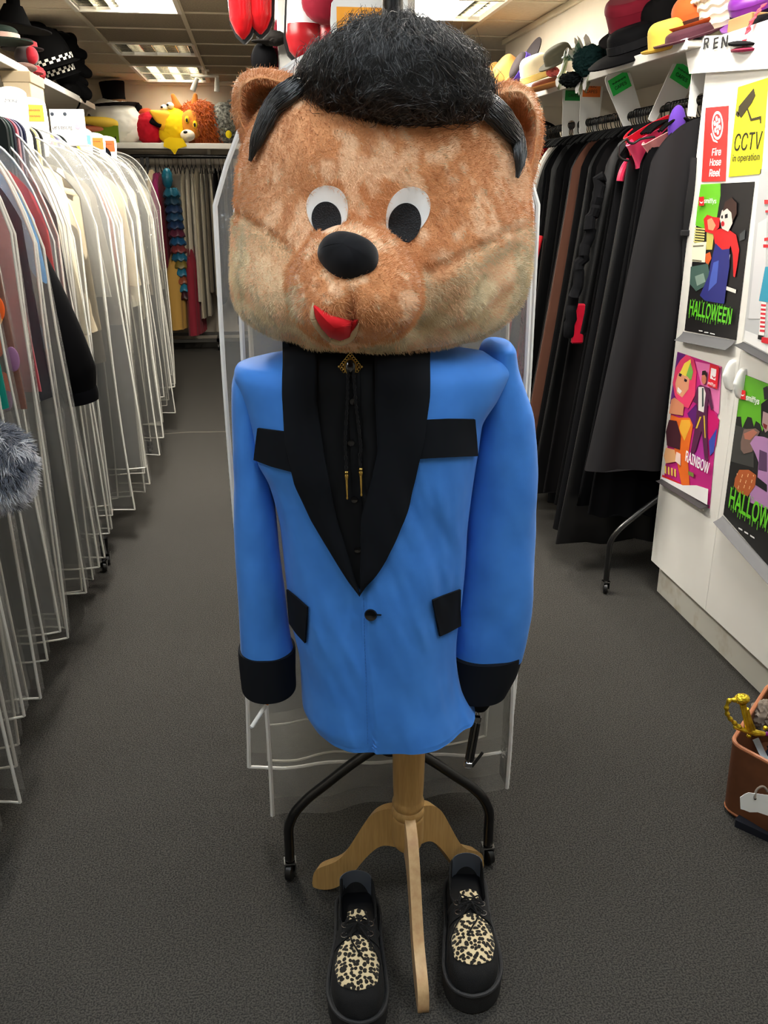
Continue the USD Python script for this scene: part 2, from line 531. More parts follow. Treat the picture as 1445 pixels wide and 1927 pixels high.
def room():
    fl = thing('floor', 'dark grey carpeted shop floor with a pale seam across the aisle', 'floor', kind='structure')
    obj('carpet', box((.3, 4.2, -.05), (5.2, 11.2, .1)), 'carpet', fl, smooth=False)
    obj('seam', tube([(-.9, 5.76, .001), (-.62, 5.75, .001), (-.5, 5.77, .001), (-.2, 5.745, .001), (.2, 5.75, .001)], .004, 6), 'carpet_seam', fl)
    struct('wall_back', box((.3, BACK + .05, 1.25), (5.2, .1, 2.6)), 'wall_paint', label='cream painted back wall above the shelf of animal heads', cat='wall')
    struct('wall_left', box((WL - .05, 4.2, 1.25), (.1, 11.2, 2.6)), 'wall_paint', label='cream painted wall behind the left clothes racks', cat='wall')
    struct('wall_right', box((WR + .05, 2.74, 1.25), (.1, 7.9, 2.6)), 'wall_paint', label='pale wall behind the cloak rack and the hat shelf', cat='wall')
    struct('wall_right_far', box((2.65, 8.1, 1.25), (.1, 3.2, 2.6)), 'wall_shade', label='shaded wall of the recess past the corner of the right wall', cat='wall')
    struct('wall_front', box((.3, -1.35, 1.25), (5.2, .1, 2.6)), 'wall_paint', label='wall at the front of the shop behind the camera', cat='wall')
    ce = thing('ceiling', 'suspended ceiling of brownish square tiles in a pale metal grid', 'ceiling', kind='structure')
    xs = [-.956 + .6 * k for k in range(-2, 7)]
    ys = [9.54 - .595 * k for k in range(0, 19)]
    lamp = {(2, 7), (2, 6), (2, 3), (2, 1), (2, 0), (5, 7), (5, 6), (5, 11), (5, 12), (2, 9), (2, 10), (3, 14), (3, 15), (5, 15), (5, 14), (1, 15), (1, 14)}
    for i in range(len(xs) - 1):
        for j in range(len(ys) - 1):
            if (i, j) in lamp:
                continue
            m = 'tile_mesh' if i in (2, 3, 5) else 'tile_plain'
            obj('tile', box(((xs[i] + xs[i + 1]) / 2, (ys[j] + ys[j + 1]) / 2, CZ + .018), (.588, .583, .02), .004), m, ce, smooth=False)
    obj('upper_slab', box((.3, 4.2, CZ + .2), (5.2, 11.2, .04)), 'tile_mesh', ce, smooth=False)
    for x in xs:
        obj('tee_bar', cat_([box((x, 4.1, CZ + .002), (.026, 11, .008)), box((x, 4.1, CZ + .02), (.006, 11, .03))]), 'tee', ce, smooth=False)
    for y in ys:
        obj('cross_tee', cat_([box((1.0, y, CZ + .004), (6.2 - 1.6, .024, .006)), box((1.0, y, CZ + .02), (4.6, .006, .026))]), 'tee', ce, smooth=False)
    obj('edge_trim', cat_([box((.3, BACK - .015, CZ - .012), (5.0, .03, .03)), box((WR - .012, 3, CZ - .012), (.024, 7.4, .03))]), 'tee', ce, smooth=False)

    def troffer(i, j0, j1, label, kind='louvre', power='tube_light'):
        x0, x1, y1, y0 = xs[i], xs[i + 1], ys[j0], ys[j1 + 1]
        c = A([(x0 + x1) / 2, (y0 + y1) / 2, CZ])
        t = thing('ceiling_light', label, 'ceiling light', c)
        hx, hy = (x1 - x0) / 2 - .012, (y1 - y0) / 2 - .012
        obj('frame', cat_([box(c + (s * hx, 0, .008), (.024, 2 * hy + .02, .03)) for s in (-1, 1)] + [box(c + (0, s * hy, .008), (2 * hx, .024, .03)) for s in (-1, 1)]), 'white_metal', t, smooth=False)
        obj('housing', cat_([box(c + (0, 0, .115), (2 * hx, 2 * hy, .01))] + [box(c + (s * hx, 0, .066), (.01, 2 * hy, .10)) for s in (-1, 1)] + [box(c + (0, s * hy, .066), (2 * hx, .01, .10)) for s in (-1, 1)]), 'mirror', t, smooth=False)
        if kind == 'half':
            obj('diffuser', box(c + (hx * .42, 0, .012), (hx * 1.12, 2 * hy - .03, .006)), power, t, smooth=False)
            lo_, hi_ = -hx + .02, -hx * .16
        elif kind == 'half_left':
            obj('diffuser', box(c + (-hx * .3, 0, .012), (hx * 1.36, 2 * hy - .03, .006)), power, t, smooth=False)
            lo_, hi_ = hx * .42, hx - .02
        else:
            for s in (-.55, 0, .55):
                obj('lamp_tube', turned(lathe([(.0, -hy + .03), (.013, -hy + .03), (.013, hy - .03), (0, hy - .03)], 12), rx=90, move=c + (s * hx, 0, .075)), power, t)
            lo_, hi_ = -hx + .02, hx - .02
        bl = [box(c + (x, 0, .03), (.004, 2 * hy - .02, .045)) for x in np.arange(lo_, hi_ + .01, .085)]
        bl += [box(c + ((lo_ + hi_) / 2, y, .03), (hi_ - lo_, .004, .04)) for y in np.arange(-hy + .05, hy, .075)]
        for b in bl:
            obj('louvre_blade', b, 'mirror', t, smooth=False)

    troffer(2, 6, 7, 'fluorescent ceiling light half louvre half glaring panel above the left bags', 'half')
    troffer(2, 3, 3, 'small louvred ceiling light in the middle of the dark mesh tiles', 'louvre', 'tube_dim')
    troffer(2, 0, 1, 'louvred ceiling light next to the back wall above the animal heads', 'louvre')
    troffer(5, 6, 7, 'bright ceiling light with chrome louvre at its right beside the hat shelf', 'half_left')
    troffer(5, 11, 12, 'ceiling light over the cloak rack and the cabinet, out of the picture', 'half_left', 'tube_near')
    troffer(2, 9, 10, 'ceiling light over the near left bags, out of the picture', 'half', 'tube_left')
    troffer(3, 14, 15, 'ceiling light over the aisle in front of the bear costume', 'half', 'tube_front')
    troffer(5, 14, 15, 'ceiling light over the near end of the cabinet', 'half', 'tube_front')
    troffer(1, 14, 15, 'ceiling light over the near end of the left rack', 'half', 'tube_front')
    # a bar of two small spotlights under the ceiling before the back wall
    p = at(385, 143, 8.6)
    t = thing('spotlight_bar', 'small bar with two white spotlights under the ceiling near the back wall', 'spotlight', p)
    obj('bar', box((p[0], p[1], CZ - .05), (.24, .02, .02), .004), 'white_metal', t)
    obj('ceiling_plate', cat_([box((p[0] + .01, p[1], CZ - .005), (.06, .06, .012)), box((p[0] + .01, p[1], CZ - .025), (.014, .014, .04))]), 'white_metal', t)
    for s, a in ((-.09, 25), (.1, 3)):
        q = A([p[0] + s, p[1], CZ - .12])
        obj('spot', turned(lathe([(0, .06), (.018, .06), (.02, .03), (.024, -.045), (.021, -.05), (.017, -.03), (0, -.03)], 18), ry=a, move=q), 'white_metal', t)
        obj('stem', tube([(q[0], q[1], CZ - .05), (q[0], q[1], CZ - .075)], .005, 6), 'white_metal', t)


glow('tube_dim', (1.0, .93, .80), LAMP_POWER * .15)
glow('tube_near', (1.0, .95, .86), LAMP_POWER * 1.0)
glow('tube_left', (1.0, .95, .86), LAMP_POWER * 2.6)
glow('tube_front', (.86, .94, 1.0), LAMP_POWER * .42)
room()

# ---------------------------------------------------------------- the costume on its stand
def PX(*p):
    return A(p, float)


def jacket():
    j = thing('drape_jacket', 'bright blue long drape jacket with black shawl lapels, pocket bands and cuffs on the stand', 'jacket', (.2, 1.42, .58))
    Y = 1.42
    rows = [(650, 600, 790), (660, 540, 860), (669, 482, 915), (680, 446, 950), (700, 440, 958), (745, 456, 936), (800, 472, 902), (850, 480, 895), (900, 505, 886), (980, 526, 874), (1060, 535, 868), (1150, 546, 858), (1230, 563, 852), (1290, 567, 860), (1325, 570, 876), (1343, 580, 886)]
    df = [.03, .06, .085, .105, .118, .126, .132, .134, .135, .136, .137, .138, .139, .14, .141, .141]
    P = rings(rows, Y, 260, 2.35, Yz=np.interp(np.arange(16), [0, 5, 12, 15], [1.42, 1.42, 1.41, 1.39]), df=df, db=[.05, .07, .08, .09, .1, .1, .1, .1, .1, .1, .1, .1, .1, .1, .1, .1], dense=170)
    # long soft folds falling from chest to hem, the right front lying over the left
    q = P.copy()
    q[..., 2] *= .22
    q[..., 0] += P[..., 2] * .25
    q[..., 0] *= .9
    fold = meshkit.fbm(q.reshape(-1, 3) * 16 + 3.1, 3, 5).reshape(P.shape[:2]) - .5
    tt = np.linspace(0, 1, P.shape[0])[:, None]
    front = np.clip((Y - P[..., 1]) / .06, 0, 1)
    P[..., 1] += fold * .036 * np.clip(tt * 3 - .7, 0, 1) * front
    q2 = np.stack([P[..., 0] * 1.0 + P[..., 2] * .35, P[..., 1] * 0, P[..., 2] * .22], -1)
    f2 = meshkit.fbm(q2.reshape(-1, 3) * 46 + 8.8, 2, 15).reshape(P.shape[:2]) - .5
    P[..., 1] += f2 * .011 * front * np.exp(-((P[..., 0] - .27) / .07) ** 2 - ((P[..., 2] - .90) / .16) ** 2)
    P[..., 1] += f2 * .007 * front * np.exp(-((P[..., 0] - .10) / .05) ** 2 - ((P[..., 2] - .80) / .16) ** 2)
    seam_x = np.interp(P[..., 2], [.5, .80, 1.3], [.168, .150, .15])
    over = np.clip((P[..., 0] - seam_x) / .002, 0, 1) * np.clip((P[..., 0] - seam_x - .16) / -.12, 0, 1)
    P[..., 1] -= over * .006 * front
    P[..., 2] += np.where(tt > .985, -.006 * np.clip((Y - P[..., 1]) / .14, 0, 1) ** 2, 0)
    body = capped(P)
    obj('body', body, 'blue_wool', j)
    # sleeves
    SL = [(692, 462, 486), (704, 444, 500), (740, 437, 490), (800, 436, 492), (860, 437, 498), (920, 439, 513), (1000, 441, 523), (1080, 445, 531), (1160, 448, 541), (1246, 452, 553)]
    SR = [(648, 928, 955), (662, 912, 962), (694, 900, 968), (740, 893, 983), (800, 890, 999), (880, 884, 1003), (960, 877, 1004), (1040, 868, 1002), (1120, 860, 997), (1190, 850, 988), (1250, 842, 976)]
    for rows_, d_, cuff, cm_, sd in ((SL, .052, [(1238, 450, 556), (1246, 449, 557), (1280, 452, 557), (1312, 456, 558), (1316, 460, 554)], .056, 3), (SR, .066, [(1238, 838, 979), (1246, 836, 978), (1276, 831, 969), (1306, 829, 952), (1312, 834, 948)], .074, 9)):
        n = len(rows_)
        R = rings(rows_, 1.435, 72, 2.2, [d_ * .5] + [d_] * (n - 1), [d_ * .5] + [d_ * 1.1] * (n - 1), dense=60, Yz=1.395)
        g = R.copy()
        g[..., 2] *= .5
        R = R + 0
        fo = meshkit.fbm(g.reshape(-1, 3) * 13 + sd, 3, sd).reshape(R.shape[:2]) - .5
        c = R.mean(1, keepdims=True)
        dd = R - c
        dd[..., 2] = 0
        R = R + dd * (fo * .28)[..., None]
        obj('sleeve', capped(R), 'blue_wool', j)
        K = rings(cuff, 1.435, 72, 2.2, cm_, cm_ * 1.1, dense=24, Yz=1.395)
        # the cuff is turned up: hollow at its lower end
        last = K[-1]
        cc = last.mean(0)
        inner = [cc + (last - cc) * .93, cc + (last - cc) * .90 + A([0, 0, .05])]
        obj('cuff', capped(np.concatenate([K, A(inner)])), 'black_wool', j)
    # lapels
    for out, inn in (([(533, 640), (534, 740), (541, 830), (560, 910), (590, 975), (628, 1042), (658, 1092), (677, 1119)], [(596, 640), (597, 755), (612, 866), (635, 976), (661, 1065), (677, 1114)]),
                     ([(809, 640), (806, 745), (795, 830), (780, 900), (757, 980), (727, 1050), (702, 1090), (677, 1119)], [(704, 640), (705, 755), (709, 848), (693, 919), (684, 976), (679, 1060), (677, 1114)])):
        G = loft(out, inn, 60, 14)
        obj('lapel', patch(body, G, .0045, .004, dome=np.sin(np.linspace(0, np.pi, 14))[None, :].repeat(60, 0) * .004), 'black_wool', j)
    # chest pocket bands
    obj('pocket_band', patch(body, loft([(490, 804), (520, 808), (556, 813)], [(484, 864), (515, 876), (562, 888)], 18, 8), .003, .0035), 'black_wool', j)
    obj('pocket_band', patch(body, loft([(786, 790), (840, 787), (889, 787)], [(778, 862), (840, 859), (893, 857)], 20, 8), .003, .0035), 'black_wool', j)
    # hip pocket flaps
    obj('pocket_flap', patch(body, loft([(545, 1108), (562, 1122), (583, 1141)], [(550, 1171), (563, 1190), (579, 1208)], 14, 8), .003, .0035), 'black_wool', j)
    obj('pocket_flap', patch(body, loft([(810, 1127), (835, 1117), (862, 1107)], [(823, 1196), (840, 1188), (862, 1176)], 14, 8), .003, .0035), 'black_wool', j)
    P0, N0 = cast(body, A([[[698., 1156.]]]))
    p, n = P0[0, 0], N0[0, 0]
    b = lathe([(0, 0), (.0095, 0), (.0105, .002), (.0095, .0045), (.0075, .0035), (0, .003)], 24)
    ey = np.cross(n, RGT); ey /= np.linalg.norm(ey); ex = np.cross(ey, n)
    obj('button', place(b, p + n * .001, ex, ey, n), 'button_black', j)
    obj('buttonhole', place(box((.008, 0, .001), (.018, .002, .0012)), p, ex, ey, n), 'black_wool', j)
    st = np.stack([np.full(44, 684.) + np.linspace(0, 8, 44), np.linspace(1128, 1398, 44)], -1)
    S, SN = cast(body, st[:, None])
    obj('stitching', cat_([box(S[k, 0] + SN[k, 0] * .0004, (.0008, .0008, .004)) for k in range(44)]), hue((58, 116, 190)), j, smooth=False)
    return body


def shirt(body):
    s = thing('black_shirt', 'black cotton shirt showing between the lapels of the blue jacket', 'shirt', (.15, 1.3, 1.0))
    G = loft([(588, 640), (590, 755), (606, 866), (630, 976), (658, 1065), (676, 1108)], [(712, 640), (713, 755), (716, 848), (700, 919), (690, 976), (682, 1060), (678, 1108)], 80, 40)
    P, N = cast(body, G)
    q = P.copy()
    q[..., 2] *= .3
    P = P + soften(N) * (.0012 + .0024 * meshkit.fbm(q.reshape(-1, 3) * 40, 3, 4).reshape(P.shape[:2]))[..., None]
    obj('front', sheet(P, .0012, soften(N)), 'black_cotton', s)
    obj('placket', patch(body, loft([(652, 640), (655, 760), (661, 880), (668, 1000), (675, 1100)], [(678, 640), (679, 760), (681, 880), (682, 1000), (679, 1100)], 50, 6), .0035, .0012), 'black_cotton', s)
    for x, y in ((664, 755), (661, 832), (667, 938), (673, 1032)):
        P0, N0 = cast(body, A([[[float(x), float(y)]]]))
        p, n = P0[0, 0], N0[0, 0]
        ey = np.cross(n, RGT); ey /= np.linalg.norm(ey); ex = np.cross(ey, n)
        obj('button', place(lathe([(0, 0), (.0052, 0), (.0056, .001), (.005, .0022), (.0035, .0015), (0, .0012)], 18), p + n * .005, ex, ey, n), 'button_black', s)
    # the cuff that shows below the right sleeve, with a stud
    K = rings([(1296, 862, 925), (1320, 864, 924), (1336, 872, 918), (1339, 878, 912)], 1.435, 40, 2.2, .04, .04, dense=14, Yz=1.40)
    obj('cuff', capped(K), 'black_cotton', s)
    obj('stud', blob(at(889, 1313, 1.393), (.003, .003, .003), 2), 'chrome', s)


def bolo(body):
    b = thing('bolo_tie', 'bolo tie with a gold filigree brooch, black stone and two braided cords', 'bolo tie', (.15, 1.3, 1.1))
    P0, N0 = cast(body, A([[[658., 690.]]]))
    p, n = P0[0, 0], A([-.08, -.95, .30])
    n = n / np.linalg.norm(n)
    p = p + A([0, -.008, 0])
    ey = np.cross(n, RGT); ey /= np.linalg.norm(ey); ex = np.cross(ey, n)
    if ey[2] < 0:
        ey, ex = -ey, -ex
    o = p + n * .010
    parts = [place(tube([(0.0085 * math.cos(a), .0115 * math.sin(a), 0) for a in np.linspace(0, 6.28, 30)[:-1]], .0016, 6, True), o, ex, ey, n)]
    rg = random.Random(3)
    for k in range(4):
        c0, c1 = A([(.017, 0), (0, .021), (-.017, 0), (0, -.021)])[[k, (k + 1) % 4]]
        for t in np.linspace(0, 1, 7):
            q = c0 * (1 - t) + c1 * t
            parts.append(place(tube([(.0022 * math.cos(a), .0022 * math.sin(a), 0) for a in np.linspace(0, 6.28, 9)[:-1]], .0007, 5, True), o + ex * q[0] * .9 + ey * q[1] * .9, ex, ey, n))
        parts.append(place(blob((0, 0, 0), (.002, .002, .0015), 1), o + ex * c0[0] + ey * c0[1], ex, ey, n))
    parts.append(place(blob((0, 0, 0), (.0022, .0035, .0015), 1), o - ey * .0235, ex, ey, n))
    obj('brooch', cat_(parts), 'gold', b)
    obj('stone', place(blob((0, 0, 0), (.0075, .0105, .004), 3), o, ex, ey, n), 'cabochon', b)
    for pts, tip in (([(655, 703), (653, 760), (650, 830), (652, 886)], (653, 930)), ([(665, 703), (670, 770), (678, 840), (682, 880)], (682, 924))):
        q = smooth_path(A(pts, float), 40)
        S, SN = cast(body, q[:, None])
        S = S[:, 0] + SN[:, 0] * .0075
        tw = [S + .0012 * np.stack([np.cos(np.arange(40) * 1.6 + f), 0 * np.arange(40), np.sin(np.arange(40) * 1.6 + f)], -1) for f in (0, 3.14)]
        obj('cord', cat_([tube(w_, .0016, 6) for w_ in tw]), 'lace', b)
        d = A([0, 0, -1.0])
        e = S[-1]
        obj('cord_tip', turned(lathe([(0, .006), (.0028, .006), (.0036, .004), (.0028, .001), (.0036, -.001), (.0030, -.004), (.0022, -.008), (.0014, -.030), (.0012, -.033), (.0019, -.036), (.0012, -.038), (0, -.0385)], 16), rx=-8, move=e + A([0, -.002, -.004])), 'gold', b)


def head():
    h = thing('bear_head', 'big tan and cream plush bear costume head with black pompadour wig and red tongue', 'costume head', (.19, 1.46, 1.27))
    Y = 1.46
    rows = [(150, 640, 800), (165, 570, 865), (190, 515, 915), (220, 490, 945), (255, 470, 962), (300, 458, 977), (350, 446, 986), (400, 439, 990), (450, 436, 991), (500, 435, 989), (545, 441, 979), (585, 460, 956), (612, 486, 928), (634, 526, 892), (650, 572, 846), (660, 618, 800), (664, 660, 762)]
    df = [.05, .085, .115, .135, .148, .158, .166, .172, .175, .176, .174, .168, .158, .142, .120, .085, .04]
    P = rings(rows, Y, 300, 2.2, df, [.9 * d for d in df], dense=210, Yz=np.interp(np.arange(17), [0, 9, 16], [1.46, 1.44, 1.345]))
    C = A([.195, Y, 1.435])
    flat = P.reshape(-1, 3)
    d = flat - C
    dn = d / (np.linalg.norm(d, axis=1, keepdims=True) + 1e-9)
    xx, zz = flat[:, 0], flat[:, 2]
    fr = np.clip(-dn[:, 1], 0, 1)

    def bumpat(px, py, r, a, yy=1.32):
        c = at(px, py, yy)
        return a * np.exp(-(((xx - c[0]) ** 2 + (zz - c[2]) ** 2) / r ** 2)) * (dn[:, 1] < .1)
    disp = (bumpat(520, 545, .07, .022) + bumpat(870, 540, .08, .028)) * np.clip(-dn[:, 1] * 1.8, 0, 1) + bumpat(700, 270, .12, .012)
    disp += bumpat(610, 400, .05, -.010) + bumpat(765, 405, .05, -.010)
    disp += (meshkit.fbm(flat * 9 + 2.2, 3, 8) - .5) * .020 + (meshkit.fbm(flat * A([34, 34, 20]), 2, 9) - .5) * .008

    def groove(pts, wdt, dep, yy=1.34):
        q = A([at(x, y, yy) for x, y in pts])[:, [0, 2]]
        q = resample(q, 80)
        from scipy.spatial import cKDTree
        dist = cKDTree(q).query(np.stack([xx, zz], -1))[0]
        return -dep * np.exp(-(dist / wdt) ** 2) * (dn[:, 1] < .25)
    seamL, seamR = [(432, 398), (465, 412), (510, 440), (548, 468)], [(992, 428), (940, 436), (880, 458), (835, 478), (790, 500)]
    disp += groove(seamL, .006, .006) + groove(seamR, .006, .007)
    disp += groove([(962, 470), (900, 505), (830, 560), (788, 605)], .02, .013) + groove([(950, 545), (880, 590), (800, 622)], .018, .010) + groove([(470, 560), (520, 600), (560, 640)], .014, .008) + groove([(690, 255), (700, 330), (705, 380)], .012, .003)
    flat = flat + dn * disp[:, None]
    P = flat.reshape(P.shape)
    skin = capped(P)
    # the two plush fabrics: tan above the cheek seams, cream cheeks and chin; the pile lies light and dark in patches
    ax, az = flat[:, 0], flat[:, 2]
    sx, sz = A([at(x, y, 1.34) for x, y in [(300, 398)] + seamL + [(600, 480), (700, 520)] + seamR[::-1] + [(1120, 426)]])[:, [0, 2]].T
    o = np.argsort(sx)
    line = np.interp(ax, sx[o], sz[o])
    lowf = np.clip((line - az) / .07 + .2, 0, 1) * (az < line + .002)
    n1 = meshkit.fbm(flat * A([22, 22, 11]) + 5, 4, 21)
    n2 = meshkit.fbm(flat * A([60, 60, 34]) + 9, 3, 31)
    tan, tanl, cream, grey = [A(lin(c)) for c in ((212, 148, 100), (242, 202, 164), (238, 218, 180), (206, 190, 156))]
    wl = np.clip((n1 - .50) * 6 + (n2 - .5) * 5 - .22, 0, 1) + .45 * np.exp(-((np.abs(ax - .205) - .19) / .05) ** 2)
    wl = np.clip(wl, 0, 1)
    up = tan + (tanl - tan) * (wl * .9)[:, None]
    lo = cream + (grey - cream) * np.clip((n1 - .45) * 4 + (n2 - .5) * 3, 0, 1)[:, None]
    edge = np.clip((n1 - .5) * 2, -.25, .25)
    mixf = np.clip(lowf + np.where(az < line, edge, 0), 0, 1)[:, None]
    col = up * (1 - mixf) + lo * mixf
    colv = np.vstack([col, col[:1], col[-1:]])
    obj('face', skin, 'plush', h, col=colv)

    # muzzle
    cM = at(664, 540, 1.248)
    s = trimesh.creation.icosphere(6)
    dv = np.array(s.vertices)
    rad = A([.090, .100, .082])
    v = dv * rad
    pb = lambda dx, dz, r, a: a * np.exp(-(((v[:, 0] - dx) ** 2 + (v[:, 2] - dz) ** 2) / r ** 2)) * (dv[:, 1] < 0)
    ds = pb(-.042, -.018, .034, .020) + pb(.034, -.022, .042, .022) + pb(-.006, .040, .04, .006)
    ds -= .012 * np.exp(-((v[:, 0] + .012) / .007) ** 2) * (dv[:, 1] < 0) * np.clip((.012 - v[:, 2]) / .02, 0, 1) * np.clip((v[:, 2] + .055) / .02, 0, 1)
    ds -= .010 * np.exp(-((np.hypot(v[:, 0] + .005, v[:, 2] + .03) - .055) / .010) ** 2) * (v[:, 2] < -.03) * (v[:, 0] > .0) * (dv[:, 1] < 0)
    ds += (meshkit.fbm(v * 20 + 1, 3, 3) - .5) * .014 + (meshkit.fbm(v * 55 + 1, 2, 4) - .5) * .004
    mv = v + dv * ds[:, None] + cM
    muz = trimesh.Trimesh(mv, s.faces, process=False)
    m1 = meshkit.fbm(mv * A([20, 20, 14]) + 4, 4, 41)
    m2 = meshkit.fbm(mv * 60 + 4, 3, 42)
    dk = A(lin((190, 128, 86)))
    cw = np.clip((m1 - .5) * 6 + (m2 - .5) * 4 - .1, 0, 1)[:, None]
    mc = tan * (1 - cw) + tanl * cw
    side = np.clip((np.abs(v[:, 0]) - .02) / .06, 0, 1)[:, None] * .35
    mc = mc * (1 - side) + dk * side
    obj('muzzle', muz, 'plush', h, col=mc)
    both = cat_([skin, muz])
    # nose
    no = A([(601, 483), (606, 462), (622, 449), (652, 446), (686, 456), (705, 470), (710, 488), (706, 506), (682, 519), (650, 526), (625, 516), (608, 500)], float)
    G = star(smooth_closed(no), (655, 483))
    w = np.linspace(0, 1, 8)[None, :].repeat(G.shape[0], 0)
    obj('nose', patch(muz, G, .001, .004, dome=.024 * (1 - w ** 2.2)), 'black_felt', h)
    # tongue and lip
    to = A([(594, 574), (604, 580), (624, 592), (650, 599), (676, 600), (672, 614), (658, 628), (640, 634), (622, 628), (606, 612), (597, 594)], float)
    obj('tongue', patch(muz, star(to, (632, 606)), .0015, .004, dome=.006 * (1 - np.linspace(0, 1, 8)[None, :].repeat(73, 0) ** 2)), 'red_felt', h)
    lp = smooth_path(A([(592, 570), (592, 592), (603, 616), (622, 634), (641, 641), (660, 633), (673, 618), (677, 606)], float), 60)
    S, SN = cast(muz, lp[:, None])
    obj('lip', tube(S[:, 0] + SN[:, 0] * .003, (.0042 + .0005 * np.sin(np.arange(60) * 2.7)) * np.clip(np.minimum(np.arange(60), 59 - np.arange(60)) / 10 + .15, 0, 1), 10), 'cream_plush', h)
    # eyes
    for wo, pc, pr, rot in (([(578, 400), (580, 372), (596, 354), (625, 350), (645, 362), (655, 388), (652, 415), (640, 436), (610, 440), (590, 428)], (615, 413), (28, 34), .12),
                            ([(726, 414), (732, 382), (752, 358), (782, 352), (803, 366), (809, 392), (800, 418), (780, 440), (750, 450), (732, 440)], (761, 420), (31, 39), -.15)):
        obj('eye', patch(skin, star(smooth_closed(A(wo, float)), np.mean(wo, 0)), .0004, .0016), 'white_felt', h)
        p = obj('pupil', patch(skin, star(ell(*pc, *pr, 40, -rot), pc), .0024, .0014), 'eye_mesh', h)
    # ears: thick folded flaps
    for out, c, sd, hole in (([(455, 262), (440, 225), (437, 185), (444, 150), (470, 131), (505, 127), (540, 134), (566, 150), (579, 178), (570, 215), (535, 250), (505, 290), (480, 296)], (505, 215), 2, (507, 222)),
                             ([(893, 192), (905, 172), (930, 157), (962, 150), (992, 160), (1012, 188), (1021, 225), (1020, 275), (1012, 320), (1000, 350), (985, 372), (962, 340), (925, 260)], (962, 250), 5, (955, 262))):
        po = smooth_closed(A(out, float), 96)
        cc = A(c, float)
        M = 22
        front = []
        for k, w_ in enumerate(np.linspace(.03, 1, M)):
            q = cc + (po - cc) * w_
            Yk = 1.455 + .030 * max(0, 1 - (w_ / .74) ** 2) - .022 * math.exp(-((w_ - .80) / .13) ** 2)
            front.append([at(x, y, Yk - .020 * np.clip((cc[1] - y) / 60, 0, 1) * np.exp(-((w_ - .78) / .2) ** 2)) for x, y in q])
        back = []
        for w_ in np.linspace(1.0, .05, 10)[1:]:
            q = cc + (po - cc) * w_
            back.append([at(x, y, 1.458) + A([0, .060 * (1 - w_ ** 2) + .012, 0]) for x, y in q])
        R = A(front + back)
        R = R + ((meshkit.fbm(R.reshape(-1, 3) * 24 + sd, 3, sd) - .5) * .010).reshape(R.shape[:2])[..., None] * A([1, 1, 1])
        e1 = meshkit.fbm(R.reshape(-1, 3) * 24 + 3, 4, 60 + sd)
        ce_ = np.clip((e1 - .5) * 4, 0, 1)[:, None]
        ec = tan * (1 - ce_) + tanl * ce_
        ear = capped(R)
        obj('ear', ear, 'plush', h, col=np.vstack([ec, ec[:1], ec[-1:]]))
        if sd == 2:
            earL = (ear, ec)
        else:
            earR = (ear, ec)

    # short pile standing off the fabric
    rg = np.random.default_rng(5)
    allm = [(skin, colv, 1.0), (muz, mc, 1.0), (earL[0], np.vstack([earL[1], earL[1][:1], earL[1][-1:]]), 1), (earR[0], np.vstack([earR[1], earR[1][:1], earR[1][-1:]]), 1)]
    pts, nrm, cl = [], [], []
    for m_, c_, dn_ in allm:
        N_ = int(m_.area * 110000)
        w_ = m_.area_faces / m_.area_faces.sum()
        fi = rg.choice(len(m_.faces), N_, p=w_)
        ctr = m_.triangles_center[fi]
        keep = (EYE - ctr) @ np.eye(3)
        vis = (m_.face_normals[fi] * (EYE - ctr)).sum(1) > -.25
        fi = fi[vis]
        bc = rg.dirichlet((1, 1, 1), len(fi))
        pts.append((m_.triangles[fi] * bc[..., None]).sum(1))
        nrm.append(m_.face_normals[fi])
        cl.append(np.asarray(c_)[m_.faces[fi, 0]])
    p, n_, c_ = np.vstack(pts), np.vstack(nrm), np.vstack(cl)
    lean = meshkit.fbm(p * 16 + 50, 2, 3)[:, None] - .5
    dirn = n_ + A([0.5, 0, -.5]) + lean * A([2.0, 0, 1.2]) + rg.normal(0, .35, p.shape)
    dirn /= np.linalg.norm(dirn, axis=1, keepdims=True)
    L = .0062 * rg.uniform(.6, 1.25, len(p))[:, None]
    H = np.stack([p - n_ * .0005, p + (n_ * .6 + dirn * .4) * L * .55, p + dirn * L + n_ * .0006], 1)
    refs = A([lin(c) for c in [(212, 148, 100), (242, 202, 164), (238, 218, 180), (206, 190, 156)]])
    near = ((c_[:, None] - refs[None]) ** 2).sum(-1).argmin(1)
    # leave eyes, nose and mouth bare
    px = np.stack([PW / 2 + FPX * ((p - EYE) @ RGT) / ((p - EYE) @ FWD), PH / 2 - FPX * ((p - EYE) @ UPV) / ((p - EYE) @ FWD)], -1)
    bare = np.zeros(len(p), bool)
    for q in (ell(615, 396, 37, 45), ell(767, 402, 41, 49), no, to):
        bare |= shapely.contains_xy(sg.Polygon(q), px[:, 0], px[:, 1])
    for k in range(4):
        s_ = (near == k) & ~bare
        curves('pile', H[s_], [.0006, .0005, .0002], f'pile_{k}', h, kind='stuff')

    # the wig: a swept-up pompadour with a lock falling at each side
    wr = [(56, 676, 790), (65, 645, 832), (79, 610, 862), (90, 588, 885), (120, 578, 896), (150, 572, 906), (178, 572, 910), (200, 586, 905), (220, 620, 880), (233, 655, 820), (240, 690, 760)]
    wdf = [.05, .08, .10, .115, .125, .13, .13, .125, .115, .10, .085]
    W = rings(wr, 1.40, 180, 2.1, wdf, [.05, .08, .1, .11, .115, .12, .12, .12, .11, .10, .08], dense=90, Yz=np.interp(np.arange(11), [0, 3, 10], [1.37, 1.32, 1.30]))
    W = moved(W, .014, 16, 4)
    hair = obj('pompadour', capped(W), 'wig_base', h)
    Cw = W.mean((0, 1))

